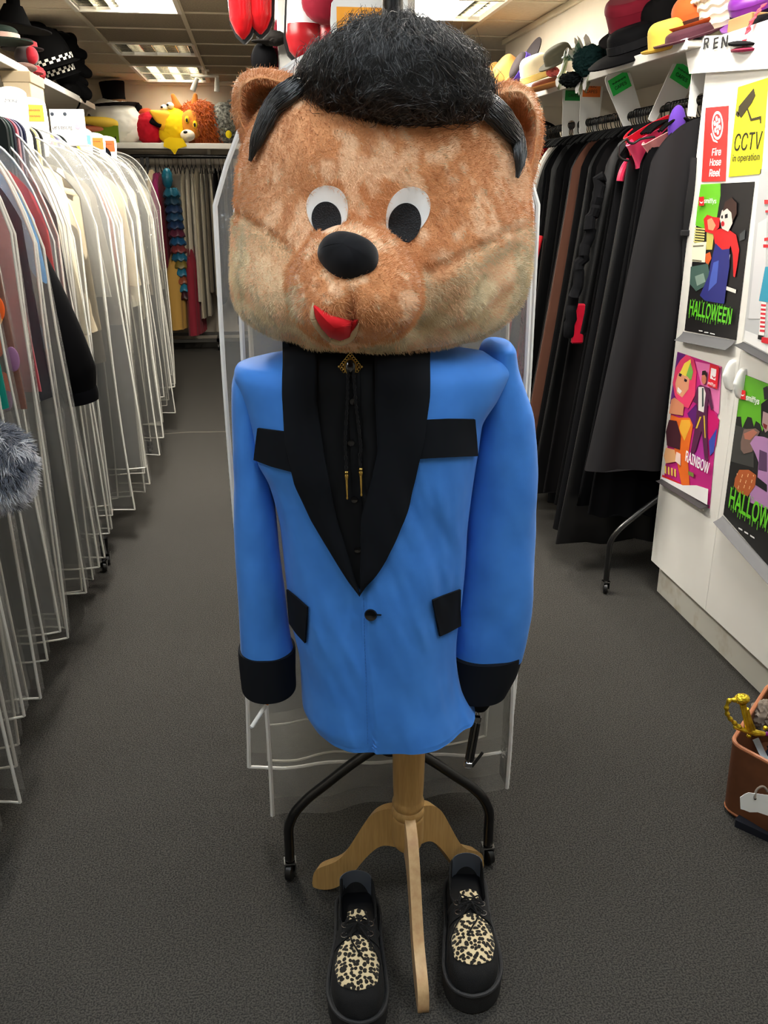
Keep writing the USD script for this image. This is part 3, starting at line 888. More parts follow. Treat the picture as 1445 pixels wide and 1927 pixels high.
    def surf(u, v):
        """u around (0..1), v from the hem (0) to the crown (1)"""
        a = (u % 1) * W.shape[1]
        b = (1 - np.clip(v, 0, 1)) * (W.shape[0] - 1)
        i0, j0 = np.floor(b).astype(int), np.floor(a).astype(int)
        i1, j1 = np.minimum(i0 + 1, W.shape[0] - 1), (j0 + 1) % W.shape[1]
        fb, fa = (b - i0)[..., None], (a - j0)[..., None]
        j0 = j0 % W.shape[1]
        return (W[i0, j0] * (1 - fa) + W[i0, j1] * fa) * (1 - fb) + (W[i1, j0] * (1 - fa) + W[i1, j1] * fa) * fb
    N_ = 11000
    u0 = np.where(rg.uniform(size=N_) < .85, rg.uniform(.47, 1.03, N_), rg.uniform(0, 1, N_))   # mostly the front half
    v0 = rg.uniform(-.05, .96, N_).clip(0)
    K = 7
    side_ = np.cos(2 * np.pi * u0)
    clump = meshkit.noise(np.stack([u0 * 40, v0 * 6, 0 * u0], -1), 2) - .5
    du = -side_ * .010 + clump * .02 + rg.normal(0, .004, N_)
    dv_ = np.minimum(rg.uniform(.035, .075, N_), (1.0 - v0).clip(0) / 6 + .006)
    H = np.zeros((N_, K, 3))
    lift = rg.uniform(.0003, .0019, N_)
    frizz = (rg.uniform(size=N_) < .22)
    for k in range(K):
        s_ = surf(u0 + du * k * (1 + .3 * k / K), v0 + dv_ * k)
        nn = s_ - Cw
        nn /= np.linalg.norm(nn, axis=1, keepdims=True)
        over_ = np.clip(v0 + dv_ * k - .97, 0, 1)
        H[:, k] = s_ + nn * (lift * (1 + .7 * k) + np.where(frizz, .0007 * k * k * .4, 0) + over_ * .02)[:, None] + rg.normal(0, .0011 * (k > 0), (N_, 3)) + (np.where(frizz, .0015, 0) * k)[:, None] * rg.normal(0, 1, (N_, 3)) * .6
    curves('hair', H, np.linspace(.0010, .0004, K), 'hair_black', h, kind='stuff')
    for path_, wid, sd in ((((590, 160), (560, 178), (528, 205), (508, 240), (492, 275), (482, 306)), 34, 1), (((868, 190), (905, 205), (938, 235), (962, 270), (966, 305), (962, 335)), 38, 2)):
        q = smooth_path(A(path_, float), 24)
        Sx, Nx = cast(skin, q[:, None])
        Sx, Nx = Sx[:, 0], soften(Nx)[:, 0]
        prof = np.interp(np.linspace(0, 1, 24), [0, .3, .6, .85, 1], [.75, .95, .8, .45, .05])
        t_ = np.gradient(Sx, axis=0); t_ /= np.linalg.norm(t_, axis=1, keepdims=True)
        b_ = np.cross(t_, Nx); b_ /= np.linalg.norm(b_, axis=1, keepdims=True) + 1e-9
        rad_ = wid / 1190 * .60
        g = np.linspace(0, 2 * np.pi, 17)[:-1]
        lock = A([Sx[k] + Nx[k] * .011 + prof[k] * (np.cos(g)[:, None] * b_[k] * rad_ + np.sin(g)[:, None] * Nx[k] * .009) for k in range(24)])
        obj('side_lock', capped(lock), 'wig_base', h)
        n = 2600
        a0, rr = rg.uniform(0, 2 * np.pi, n), np.sqrt(rg.uniform(.4, 1, n)) * 1.3
        st_ = rg.integers(0, 12, n)
        ln = rg.integers(7, 15, n)
        HH = np.zeros((n, 7, 3))
        for k in range(7):
            ki = np.minimum(st_ + (ln * k / 6).astype(int), 23)
            pr_ = np.maximum(prof[ki], .10)
            HH[:, k] = Sx[ki] + Nx[ki] * .011 + pr_[:, None] * (np.cos(a0)[:, None] * b_[ki] * rad_ * rr[:, None] + np.sin(a0)[:, None] * Nx[ki] * .010 * rr[:, None]) + rg.normal(0, .0006, (n, 3))
        curves('hair', HH, np.linspace(.0015, .0005, 7), 'hair_black', h, kind='stuff')


def smooth_closed(P, n=72):
    """a rounded closed outline through P"""
    P = np.asarray(P, float)
    from scipy.interpolate import CubicSpline
    q = np.vstack([P, P[:1]])
    t = np.r_[0, np.cumsum(np.linalg.norm(np.diff(q, axis=0), axis=1))]
    return CubicSpline(t, q, bc_type='periodic')(np.linspace(0, t[-1], n + 1)[:-1])


def dummy_stand():
    c = A([.262, 1.505, 0])
    t = thing('costume_stand', 'turned pine tripod stand carrying the blue jacket', 'stand', c)
    z0, z1 = .205, 1.20
    pr = [(0, .185), (.024, .187), (.030, .195), (.0335, .21), (.0335, .262), (.030, .267), (.0335, .272), (.035, .279), (.0335, .286), (.0305, .290), (.0335, .296), (.0345, .303), (.0325, .31), (.031, .315), (.0325, .34), (.034, .42), (.035, .50), (.034, .62), (.030, 1.15), (0, 1.15)]
    obj('column', lathe([(r * .98, z) for r, z in pr], 40, c), 'pine', t)
    # three legs, an S curve cut from board
    side = [(.0, .30), (.05, .296), (.085, .27), (.115, .22), (.145, .16), (.180, .105), (.222, .072), (.242, .052), (.250, .02), (.248, .0), (.232, .0), (.200, .012), (.150, .062), (.118, .115), (.085, .165), (.05, .195), (.0, .205)]
    for k, (a, ln, th) in enumerate(((-92, .235, .022), (148, .215, .024), (32, .215, .024))):
        po = smooth_closed(A(side), 80)
        m = extruded(po, th)
        d = A([math.cos(math.radians(a)), math.sin(math.radians(a)), 0])
        s_ = ln / .235
        m = place(m, c - np.cross(d, [0, 0, 1]) * th / 2, d * s_, A([0, 0, .93]), np.cross(d, [0, 0, 1]))
        obj('leg', m, 'pine_pale' if k == 0 else 'pine', t, smooth=40)


def caster(p, r=.022, rz=0):
    """wheel, fork and cap of a small swivel wheel standing on the floor below p"""
    x, y = p[0], p[1]
    w = turned(lathe([(0, -.009), (r * .8, -.009), (r, -.006), (r, .006), (r * .8, .009), (0, .009)], 24), ry=90, rz=rz, move=(x, y, r))
    f = cat_([box((x + s * .0125, y, r + .012), (.0025, .022, .032)) for s in (-1, 1)] + [box((x, y, r + .028), (.028, .026, .004)), lathe([(0, r + .03), (.007, r + .03), (.007, r + .05), (0, r + .05)], 12, (x, y, 0))])
    return w, f


def bolo_all():
    body = jacket()
    shirt(body)
    bolo(body)


bolo_all()
head()
dummy_stand()


def shoes():
    sT = [0, .02, .07, .18, .35, .5, .65, .78, .88, .95, .985, 1]
    sW = [.004, .024, .037, .0405, .0405, .044, .0495, .0515, .046, .034, .019, .003]
    sH = [.040, .052, .058, .056, .052, .060, .058, .053, .047, .036, .020, .003]
    from scipy.interpolate import PchipInterpolator
    fw, fh = PchipInterpolator(sT, sW), PchipInterpolator(sT, sH)
    L, SOLE = .315, .046

    def build(t, heel, toe, mirror):
        heel, toe = A([*heel, 0.0]), A([*toe, 0.0])
        ey = toe - heel
        ln = np.linalg.norm(ey)
        ey = ey / ln
        ex = np.cross(ey, [0, 0, 1.0]) * mirror
        W = lambda P: heel + P[..., 0:1] * ex + P[..., 1:2] * ey + P[..., 2:3] * A([0, 0, 1.0])
        s = np.r_[np.linspace(0, .08, 10), np.linspace(.1, .9, 50), np.linspace(.91, 1, 16)]
        skew = lambda q: .010 * np.sin(np.pi * q) * (q - .45) * 2
        out = np.vstack([np.stack([fw(s) + skew(s), s * ln], -1), np.stack([-fw(s[::-1]) + skew(s[::-1]), s[::-1] * ln], -1)])
        base = sg.Polygon(out).buffer(0)

        def slab(grow, z0, z1):
            q = A(base.buffer(grow).exterior.coords)[:-1]
            q = resample(np.vstack([q, q[:1]]), 121)[:-1]
            ins = A(base.buffer(grow - .004).exterior.coords)[:-1]
            ins = resample(np.vstack([ins, ins[:1]]), 121)[:-1]
            k = ((ins - q[0]) ** 2).sum(1).argmin()
            ins = np.roll(ins, -k, 0)
            R = A([np.c_[ins, np.full(120, z0)], np.c_[q, np.full(120, z0 + .004)], np.c_[q, np.full(120, z1 - .004)], np.c_[ins, np.full(120, z1)]])
            m = capped(W(R))
            return m
        obj('sole', slab(.007, 0, SOLE), 'crepe_sole', t, smooth=50)
        q = A(base.buffer(.006).exterior.coords)
        q = resample(q, 140)[:-1]
        obj('welt', tube(W(np.c_[q, np.full(len(q), SOLE + .001)]), .0042, 8, True), 'welt', t)
        # upper: walls round the opening behind, a closed vamp before
        sv = np.r_[np.linspace(.004, .06, 8), np.linspace(.08, .94, 66), np.linspace(.95, .9995, 12)]
        R = []
        for q in sv:
            w, hh = float(fw(q)), float(fh(q))
            op = np.clip((.43 - q) / .05, 0, 1) * np.clip((q - .015) / .03, 0, 1)
            k = 41
            a = np.linspace(np.pi, 0, k)
            x = w * np.sign(np.cos(a)) * np.abs(np.cos(a)) ** .72
            z = hh * np.sin(a) ** .62
            if op > 0:
                inner = .86
                half = np.linspace(0, 1, 21)
                # outside up, over the collar, down inside to the footbed
                xo = np.where(half < .5, w * (1 - .06 * (half / .5)), np.where(half < .62, w * (.94 - .06 * (half - .5) / .12), w * .88 * (1 - np.clip((half - .8) / .2, 0, 1))))
                zo = np.where(half < .5, hh * (half / .5) ** .8, np.where(half < .62, hh, np.where(half < .8, hh - (hh - .012) * (half - .62) / .18, .012)))
                xo2 = np.r_[-xo, xo[::-1][1:]]
                zo2 = np.r_[zo, zo[::-1][1:]]
                x, z = x * (1 - op) + xo2 * op, z * (1 - op) + zo2 * op
            R.append(np.stack([x + float(skew(q)), np.full(k, q * ln), z + SOLE], -1))
        R = A(R)
        tip = np.repeat(R[-1:].mean(1, keepdims=True), 41, 1) + A([0, .0006, 0])
        R = W(np.concatenate([R, tip]))
        upper = grid(R)
        obj('upper', upper, 'suede', t, smooth=50)
        vamp = upper
        # leopard print vamp
        def local(pts):
            g = A(pts)
            return g
        def on_top(sx, sy):
            """point of the vamp over local x, s"""
            w, hh = float(fw(sy)), float(fh(sy))
            u = np.clip((sx) / w, -.98, .98)
            sn = (1 - abs(u) ** (1 / .36)) ** .5
            return W(A([sx + float(skew(sy)), sy * ln, SOLE + hh * sn ** .62]))
        po = smooth_closed(A([(-.002, .555), (.020, .58), (.037, .65), (.043, .73), (.039, .82), (.023, .895), (0, .915), (-.023, .895), (-.039, .82), (-.043, .73), (-.037, .65), (-.020, .58)]), 72)
        G = star(po, (0, .74), 72, 12)
        P = A([[on_top(x, y) for x, y in row] for row in G])
        obj('vamp', sheet(P + A([0, 0, .0012]), .0015, np.zeros_like(P) + A([0, 0, 1.0])), 'leopard', t, label='leopard print vamp')
        # facings with D rings, laces, tongue
        for sd in (-1, 1):
            po = A([(.006, .43), (.032, .42), (.042, .50), (.038, .60), (.020, .575), (.007, .54)]) * A([sd, 1])
            G = star(smooth_closed(po), po.mean(0), 48, 6)
            P = A([[on_top(x, y) for x, y in row] for row in G])
            obj('facing', sheet(P + A([0, 0, .003]), .0016, np.zeros_like(P) + A([0, 0, 1.0])), 'suede', t)
            for y in (.465, .55):
                p = on_top(.026 * sd, y) + A([0, 0, .0065])
                obj('eyelet_ring', place(tube([(.0062 * math.cos(a), .0062 * math.sin(a), 0) for a in np.linspace(0, 6.28, 19)[:-1]], .0009, 6, True), p, ex, ey, A([0, 0, 1.0])), 'chrome', t)
        def lace(pts):
            q = smooth_path(A(pts), 26)
            return tube(q, .0017, 7)
        a = [on_top(.026 * sd, y) + A([0, 0, .009]) for y in (.465, .55) for sd in (-1, 1)]
        mid = on_top(0, .50) + A([0, 0, .014])
        e1 = [on_top(-.018, .58) + A([0, 0, .008]), on_top(-.034, .66) + A([0, 0, .008]), on_top(-.046, .73) + A([0, 0, .006])]
        e2 = [on_top(.012, .59) + A([0, 0, .008]), on_top(.0, .67) + A([0, 0, .006]), on_top(-.012, .73) + A([0, 0, .005])]
        obj('laces', cat_([lace([a[0], mid, a[3]]), lace([a[1], mid + A([0, 0, .003]), a[2]]), lace([a[0], mid + ey * -.012, a[1]]), lace([mid] + e1), lace([mid + A([0, 0, .003])] + e2),
                           lace([mid, mid + ex * .016 + A([0, 0, .008]) - ey * .01, mid + ex * .026 + ey * .006, mid + ex * .006]), lace([mid, mid - ex * .018 + A([0, 0, .006]) - ey * .012, mid - ex * .024 + ey * .008, mid])]), 'lace', t)
        tp = A([[(x * (1 - .15 * v), (.47 - .10 * v) * ln, SOLE + .060 + .010 * v - abs(x) * .35) for x in np.linspace(-.022, .022, 9)] for v in np.linspace(0, 1, 8)])
        obj('tongue', sheet(W(tp), .0022), 'leopard', t, label='leopard print tongue')
        # dark grey lining of the heel and a shiny footbed
        hl = []
        for q in np.linspace(.012, .36, 22):
            w, hh = float(fw(q)) * .80, float(fh(q))
            hl.append([(x_ * w, q * ln + .0035, SOLE + z_) for x_, z_ in [(-1, hh * .97), (-1, hh * .6), (-.98, .02), (.98, .02), (1, hh * .6), (1, hh * .97)]])
        back = [[(math.sin(b) * float(fw(.10)) * .86, .022 - math.cos(b) * .014, SOLE + zz) for zz in np.linspace(.012, .058 + .012 * math.cos(b), 8)] for b in np.linspace(-1.5, 1.5, 19)]
        obj('heel_lining', sheet(W(A(back)), .0015), 'shoe_lining', t, label='dark grey heel lining')
        ib = sg.Polygon(out).buffer(-.008)
        q = A(ib.exterior.coords)
        q = q[q[:, 1] < .45 * ln]
        obj('insole', W_mesh(extruded(q, .003), W, SOLE + .0125), 'insole', t, label='shiny black insole')
    t1 = thing('creeper_shoe', 'left black suede leopard creeper shoe, nearer the camera, its toe cut by the picture edge', 'shoe', (.14, 1.36, 0), 'pair of leopard creepers')
    build(t1, (.152, 1.535), (.128, 1.218), 1)
    t2 = thing('creeper_shoe', 'right black suede leopard creeper shoe, standing further back beside the pine stand leg', 'shoe', (.375, 1.40, 0), 'pair of leopard creepers')
    build(t2, (.405, 1.555), (.345, 1.246), -1)


def W_mesh(m, W, z):
    v = np.array(m.vertices)
    return trimesh.Trimesh(W(np.c_[v[:, :2], v[:, 2] + z]), m.faces, process=False)


shoes()


def small_props():
    # a fake cigarette hanging out of the left cuff
    a, b = at(505, 1319, 1.40), at(472, 1371, 1.385)
    d = (b - a) / np.linalg.norm(b - a)
    t = thing('cigarette', 'fake white cigarette with orange filter sticking out of the left black cuff', 'cigarette', a)
    L_ = np.linalg.norm(b - a)
    obj('filter', tube([a - d * .006, a + d * .007], .0040, 14), 'filter_orange', t)
    obj('paper_tube', tube([a + d * .007, b - d * .004], .0040, 14), 'paper_white', t)
    obj('ash_tip', tube([b - d * .004, b - d * .001, b], [.0040, .0036, .0022], 12), 'ash', t)
    # a flick comb hanging on a chain from the right cuff
    a, b = at(898, 1346, 1.40), at(880, 1444, 1.385)
    t = thing('flick_comb', 'black flick knife comb with chrome ends hanging below the right cuff', 'comb', b)
    d = (b - a) / np.linalg.norm(b - a)
    ez = A([0, -1, 0.]) - d * (A([0, -1, 0.]) @ d); ez /= np.linalg.norm(ez); ex = np.cross(d, ez)
    M = lambda m: place(m, a, ex, d, ez)
    L_ = np.linalg.norm(b - a)
    obj('bolster', cat_([M(box((0, .008, 0), (.017, .016, .010), .003)), M(box((0, L_ - .006, 0), (.016, .014, .010), .003)), M(tube([(.009, .004, 0), (.013, .010, 0), (.009, .016, 0)], .0018, 6))]), 'chrome', t)
    obj('handle_scale', M(box((-.0045, L_ * .5, .001), (.0075, L_ - .026, .010), .002)), 'black_plastic', t)
    obj('handle_scale', M(box((.0055, L_ * .5, .001), (.0055, L_ - .030, .010), .002)), 'black_plastic', t)
    obj('spine', M(box((.0012, L_ * .5, .002), (.004, L_ - .026, .009), .001)), 'grey_steel', t)
    obj('clip', M(turned(box((-.016, L_ * .84, 0), (.006, .036, .003), .001), rz=-28, c=(-.016, L_ * .84, 0))), 'black_plastic', t)
    obj('chain', cat_([turned(tube([(.0026 * math.cos(q), 0, .0040 * math.sin(q)) for q in np.linspace(0, 6.28, 11)[:-1]], .0007, 5, True), rz=90 * (k % 2), move=a + (at(904, 1326, 1.40) - a) * (k + .5) / 4) for k in range(4)]), 'chrome', t)


small_props()


# ---------------------------------------------------------------- rolling racks
def rail_rack(name, label, a, b, h, spread=.235, pole=True, along='y', stub=0.0, base_z=.36):
    """a rolling garment rail from a to b (floor points) with an inverted V foot on casters at each end"""
    a, b = A([a[0], a[1], 0.]), A([b[0], b[1], 0.])
    u = (b - a) / np.linalg.norm(b - a)
    s = A([u[1], -u[0], 0])
    t = thing(name, label, 'clothes rack', (a + b) / 2)
    obj('rail', tube([a - u * stub + A([0, 0, h]), b + u * stub + A([0, 0, h])], .0125, 16), 'black_steel', t)
    for e in (a, b):
        obj('upright', tube([e + A([0, 0, base_z - .01]), e + A([0, 0, h + .03])], .0175, 18), 'black_steel', t)
        for k in (-1, 1):
            q = [e + A([0, 0, base_z])] + [e + s * k * spread * f + A([0, 0, z]) for f, z in ((.3, base_z - .045), (.62, base_z - .105), (.84, base_z - .15), (.95, base_z - .185), (1, base_z - .225), (1, .12), (1, .055))]
            obj('foot', tube(smooth_path(q, 40), .0115, 14), 'black_steel', t)
            w, f = caster(e + s * k * spread, rz=20 * k)
            wp = obj('caster_wheel', w, 'black_plastic', t)
            obj('fork', f, 'chrome', wp, smooth=False)
    obj('collar', cat_([lathe([(0, base_z - .03), (.022, base_z - .03), (.022, base_z + .03), (0, base_z + .03)], 20, e) for e in (a, b)]), 'black_steel', t)
    return t


# ---------------------------------------------------------------- clear garment bags
def bag_parts(t, hw, zt, zb, th, seed, fm='bag_film', pm='piping', flare=.0, sh=.36, pr=.004, hem=True):
    rg = np.random.default_rng(seed)
    n, m = 25, 30
    u = np.linspace(-1, 1, n)
    P = []
    for side in (-1, 1):
        G = np.zeros((m, n, 3))
        for k, v in enumerate(np.linspace(0, 1, m)):
            top = zt - (.06 * np.abs(u) + (sh - .06) * np.abs(u) ** 4)
            z = top * (1 - v) + zb * v
            x = u * (hw + flare * v)
            G[k] = np.stack([x, np.full(n, side * th / 2 * min(1, .25 + 3 * v)), z], -1)
        nz = meshkit.fbm(G.reshape(-1, 3) * A([7, 1, 3.2]) + seed * 3.3, 3, seed) - .5
        G[..., 1] += nz.reshape(m, n) * .020 * (1 - np.abs(u)[None] ** 6)
        G[..., 1] += .008 * np.sin(u * 9 + seed)[None] * np.linspace(.3, 1, m)[:, None]
        P.append(G)
    wob = .010 * np.sin(np.linspace(0, 5, m) + seed)
    for G in P:
        G[:, :, 0] += wob[:, None] * np.linspace(0, 1, m)[:, None]
        G[:, -1, 1] += .006 * np.sin(np.linspace(0, 9, m) + seed)
    ms = [grid(P[0]), grid(P[1])]
    for j in (0, -1):
        ms.append(grid(np.stack([P[0][:, j], P[1][:, j]], 1)))
    ms.append(grid(np.stack([P[0][0], P[1][0]], 1)))
    obj('film', cat_(ms), fm, t, smooth=True, local=True)
    pp = []
    for G in P[:1]:
        loop = np.vstack([G[::-1, 0], G[0, 1:], G[1:, -1]])
        pp.append(tube(loop, pr, 6))
        if hem:
            pp.append(tube(G[-1], pr * .8, 6))
    obj('piping', cat_(pp), pm, t, local=True)


def hanger(name, label, loc, rz, w=.40, m='black_plastic', drop=.17, group=None, hook_m=None, r=.0045):
    """a hanger whose hook goes over a rail at loc (centre of the rail)"""
    t = thing(name, label, 'hanger', loc, group, None, rz)
    hk = [(0, -.02, .004)] if False else [(.018 * math.sin(a) , 0, .018 * math.cos(a)) for a in np.linspace(-1.9, 1.9, 14)]
    hk = [(x, 0, z) for x, _, z in hk][::-1] + [(-.012, 0, -.03), (0, 0, -.05), (0, 0, -.075)]
    obj('hook', tube(hk, .0020, 7), hook_m or 'chrome', t, local=True)
    sh = [(-w / 2, 0, -drop), (-w * .3, 0, -drop + .04), (-.02, 0, -.082), (0, 0, -.074), (.02, 0, -.082), (w * .3, 0, -drop + .04), (w / 2, 0, -drop)]
    obj('shoulder_bar', tube(smooth_path(sh, 30), r, 8), m, t, local=True)
    return t


def left_rack():
    XR = -.975
    for k, (y0, y1) in enumerate(((1.72, 3.52), (3.60, 5.28), (5.36, 6.88))):
        rail_rack('clothes_rack', ['black rolling rack carrying the nearest garment bags at the left', 'black rolling rack in the middle of the long left row of garment bags', 'black rolling rack at the far end of the left row of garment bags'][k], (XR, y0), (XR, y1), 1.76, .29, base_z=.30)
    rg = random.Random(11)
    protos = []
    lab = 'clear plastic garment bag with white piping hanging in the long left row'
    grp = 'garment bags in the long left row'
    ys = [1.80 + .083 * k for k in range(61)]
    special = {8: 'teal', 10: 'print', 12: 'rose', 14: 'navy', 16: 'sky', 17: 'coat', 18: 'red', 20: 'charcoal', 36: 'orange'}
    FL = {}
    for k, y in enumerate(ys):
        zb = rg.choice([.09, .10, .12, .16, .22, .30]) if k < 40 else rg.uniform(.10, .30)
        fl = rg.uniform(-.05, .05)
        if k in (6, 7, 10, 11, 12, 13, 16, 17, 18, 34, 35):
            fl = -.10 if k not in special else -.01
        if 26 <= k <= 38:
            fl += rg.uniform(.02, .07)
        x = XR + rg.uniform(-.02, .03)
        FL[k] = fl
        if k in (17,):
            continue
        i = k % 6
        if len(protos) <= i:
            z_ = [.09, .13, .17, .25, .11, .20][i]
            t = thing('garment_bag', lab, 'garment bag', (x, y, 0), grp, None, 0)
            bag_parts(t, .30, 1.70, z_, .050, 20 + i, 'bag_film' if i % 3 else 'bag_film_cloudy', 'piping', flare=[.0, .03, .02, .05, .01, .04][i])
            protos.append(t)
        else:
            dup(protos[i], (x + fl * .3 if fl < 0 else x + fl * .6, y, rg.uniform(-.02, .05)), 2.5 * math.sin(k * .3) + rg.uniform(-1, 1) - (4 if 26 <= k <= 38 else 0), {8: 'clear garment bag holding the teal green dress on the left rack', 10: 'clear garment bag holding the orange and brown printed shirt', 12: 'clear garment bag holding the faded red tunic on the left rack', 14: 'clear garment bag holding the navy jacket on the left rack', 16: 'clear garment bag holding the sky blue robe on the left rack', 18: 'shiny clear garment bag holding the bright red coat', 20: 'crinkled clear garment bag over the charcoal coat', 36: 'clear garment bag holding the orange red garment half way along'}.get(k, lab), grp, (1 + fl, 1, 1))
    # what hangs inside the bags
    tones = [(240, 234, 216), (232, 222, 200), (244, 240, 230), (206, 196, 178), (236, 226, 200), (150, 142, 130), (246, 242, 230), (224, 218, 208), (190, 176, 150), (240, 230, 206)]
    tnames = ['ivory', 'cream', 'white', 'stone', 'cream', 'grey', 'white', 'ivory', 'beige', 'cream']
    named = {'teal': ((0, 112, 100), .95, 'teal green dress in a clear bag at the near end of the left row'), 'print': ((96, 52, 36), .90, 'orange and brown printed shirt in a clear bag on the left rack'),
             'rose': ((150, 62, 70), .92, 'faded red tunic in a clear bag on the left rack'), 'navy': ((24, 26, 40), .86, 'navy jacket with a straight hem inside a clear bag on the left rack'),
             'sky': ((66, 134, 190), 1.0, 'sky blue robe edge showing between the bags on the left rack'), 'red': ((198, 30, 34), .98, 'bright red coat under shiny plastic on the left rack'),
             'charcoal': ((52, 50, 54), .8, 'charcoal coat under crinkled plastic behind the bright red coat'), 'orange': ((206, 70, 40), .95, 'orange red garment half way along the pale left row')}
    lab2 = 'plain costume inside a clear garment bag in the left row'
    for k, y in enumerate(ys):
        sp = special.get(k)
        if sp == 'coat':
            t = thing('coat', 'black bomber coat hanging unbagged with its sleeve between the left bags', 'coat', (XR - .005, y, -.04))
            obj('body', drape(.20, .27, 1.62, .80, .045, 5, .01, .14, 50), hue((10, 10, 12)), t, local=True)
            q = smooth_path([(.17, -.03, 1.47), (.25, -.035, 1.25), (.31, -.03, 1.05), (.345, -.02, .88)], 30)
            obj('sleeve', tube(q, np.interp(np.linspace(0, 1, 30), [0, .4, .9, 1], [.06, .072, .078, .06]), 20), hue((10, 10, 12)), t, local=True)
            obj('cuff', tube(smooth_path([(.343, -.02, .89), (.352, -.018, .835)], 5), [.058, .062, .062, .06, .056], 20), hue((16, 16, 20)), t, local=True)
            continue
        if sp:
            c, zb, lb = named[sp]
            t = thing('costume', lb, 'costume', (XR + .015, y, 0), None, None, rg.uniform(-3, 3))
            obj('body', drape(.262, .292, 1.62, zb, .022, 5, .006, .21, 70 + k), hue(c), t, local=True)
            if sp == 'print':
                for _ in range(14):
                    a = rg.uniform(.19, .28); z = rg.uniform(.93, 1.2)
                    obj('printed_patch', blob((a, -.030, z), (.02, .006, .035), 2), hue(rg.choice([(226, 96, 36), (226, 150, 60), (206, 80, 34), (140, 100, 140)])), t, local=True)
            continue
        c, cn = (tones[(k * 7 + 3) % 10], tnames[(k * 7 + 3) % 10]) if k > 21 else [((74, 68, 66), 'taupe'), ((120, 112, 106), 'grey'), ((40, 38, 40), 'black'), ((150, 142, 136), 'silver grey'), ((50, 48, 52), 'black')][k % 5]
        where = 'far half' if k > 21 else 'near half'
        t = thing('costume', f'plain {cn} costume inside a clear garment bag, {where} of the left row', 'costume', (XR + .01 + .5 * max(0, FL[k]), y, 0), f'{cn} costumes, {where} of the left row', None, rg.uniform(-1.5, 1.5))
        far_ = k > 21
        obj('body', drape(rg.uniform(.22, .26) if far_ else rg.uniform(.16, .21), rg.uniform(.262, .288) + .3 * FL[k] if far_ else rg.uniform(.21, .25), 1.62 if far_ else 1.60, rg.uniform(.78, 1.1), .024, rg.randint(4, 7), .008, .15, 100 + k, n=40, m=14), hue(c), t, local=True)
    # long dark coats on a wall rail behind the row
    for k in range(13):
        t = thing('coat', 'long dark coat hanging against the left wall behind the bagged row', 'coat', (-1.58, 1.9 + .40 * k, 0), 'dark coats along the left wall', None, 90 + rg.uniform(-4, 4))
        obj('body', drape(.16, .21, 1.55, rg.uniform(.1, .3), .09, 5, .02, .10, 500 + k), hue(rg.choice([(16, 16, 18), (26, 24, 24), (20, 22, 30), (34, 28, 28)])), t, local=True)
    # black hanger seen in the nearest bag
    for k in (3, 4):
        hanger('hanger', ['black plastic hanger showing through the near left bag', 'black plastic hanger just behind another in the near left bags'][k - 3], (XR, ys[k] + .3, 1.76), 4, .44, drop=.16, r=.009)
    # grey fur muff
    c = at(2, 878, 1.98)
    t = thing('fur_muff', 'shaggy pale grey faux fur muff hanging at the left edge in front of the bags', 'fur muff', c)
    core = blob(c, (.058, .06, .085), 4, .012, 5, 2)
    obj('core', core, hue((150, 150, 156)), t)
    obj('cord', tube([c + A([-.02, 0, .08]), c + A([-.06, 0, .4]), A([-.66, 1.99, 1.55])], .003, 6), hue((190, 190, 190)), t)
    r2 = np.random.default_rng(3)
    fi = r2.choice(len(core.faces), 7000, p=core.area_faces / core.area_faces.sum())
    p = (core.triangles[fi] * r2.dirichlet((1, 1, 1), 7000)[..., None]).sum(1)
    n_ = core.face_normals[fi]
    d = n_ + A([.2, -.1, -.7]) + (meshkit.noise(p * 40, 5)[:, None] - .5) * 1.4 + r2.normal(0, .2, p.shape)
    d /= np.linalg.norm(d, axis=1, keepdims=True)
    L_ = r2.uniform(.018, .032, (7000, 1))
    H = np.stack([p, p + (n_ * .5 + d * .5) * L_ * .5, p + d * L_], 1)
    lo = meshkit.noise(p * 30, 9) > .56
    hairmat('fur_pale', (214, 216, 222), .7)
    hairmat('fur_grey', (112, 118, 130), .7)
    curves('fur', H[~lo], [.0016, .0014, .0004], 'fur_pale', t, kind='stuff')
    curves('fur', H[lo], [.0016, .0014, .0004], 'fur_grey', t, kind='stuff')


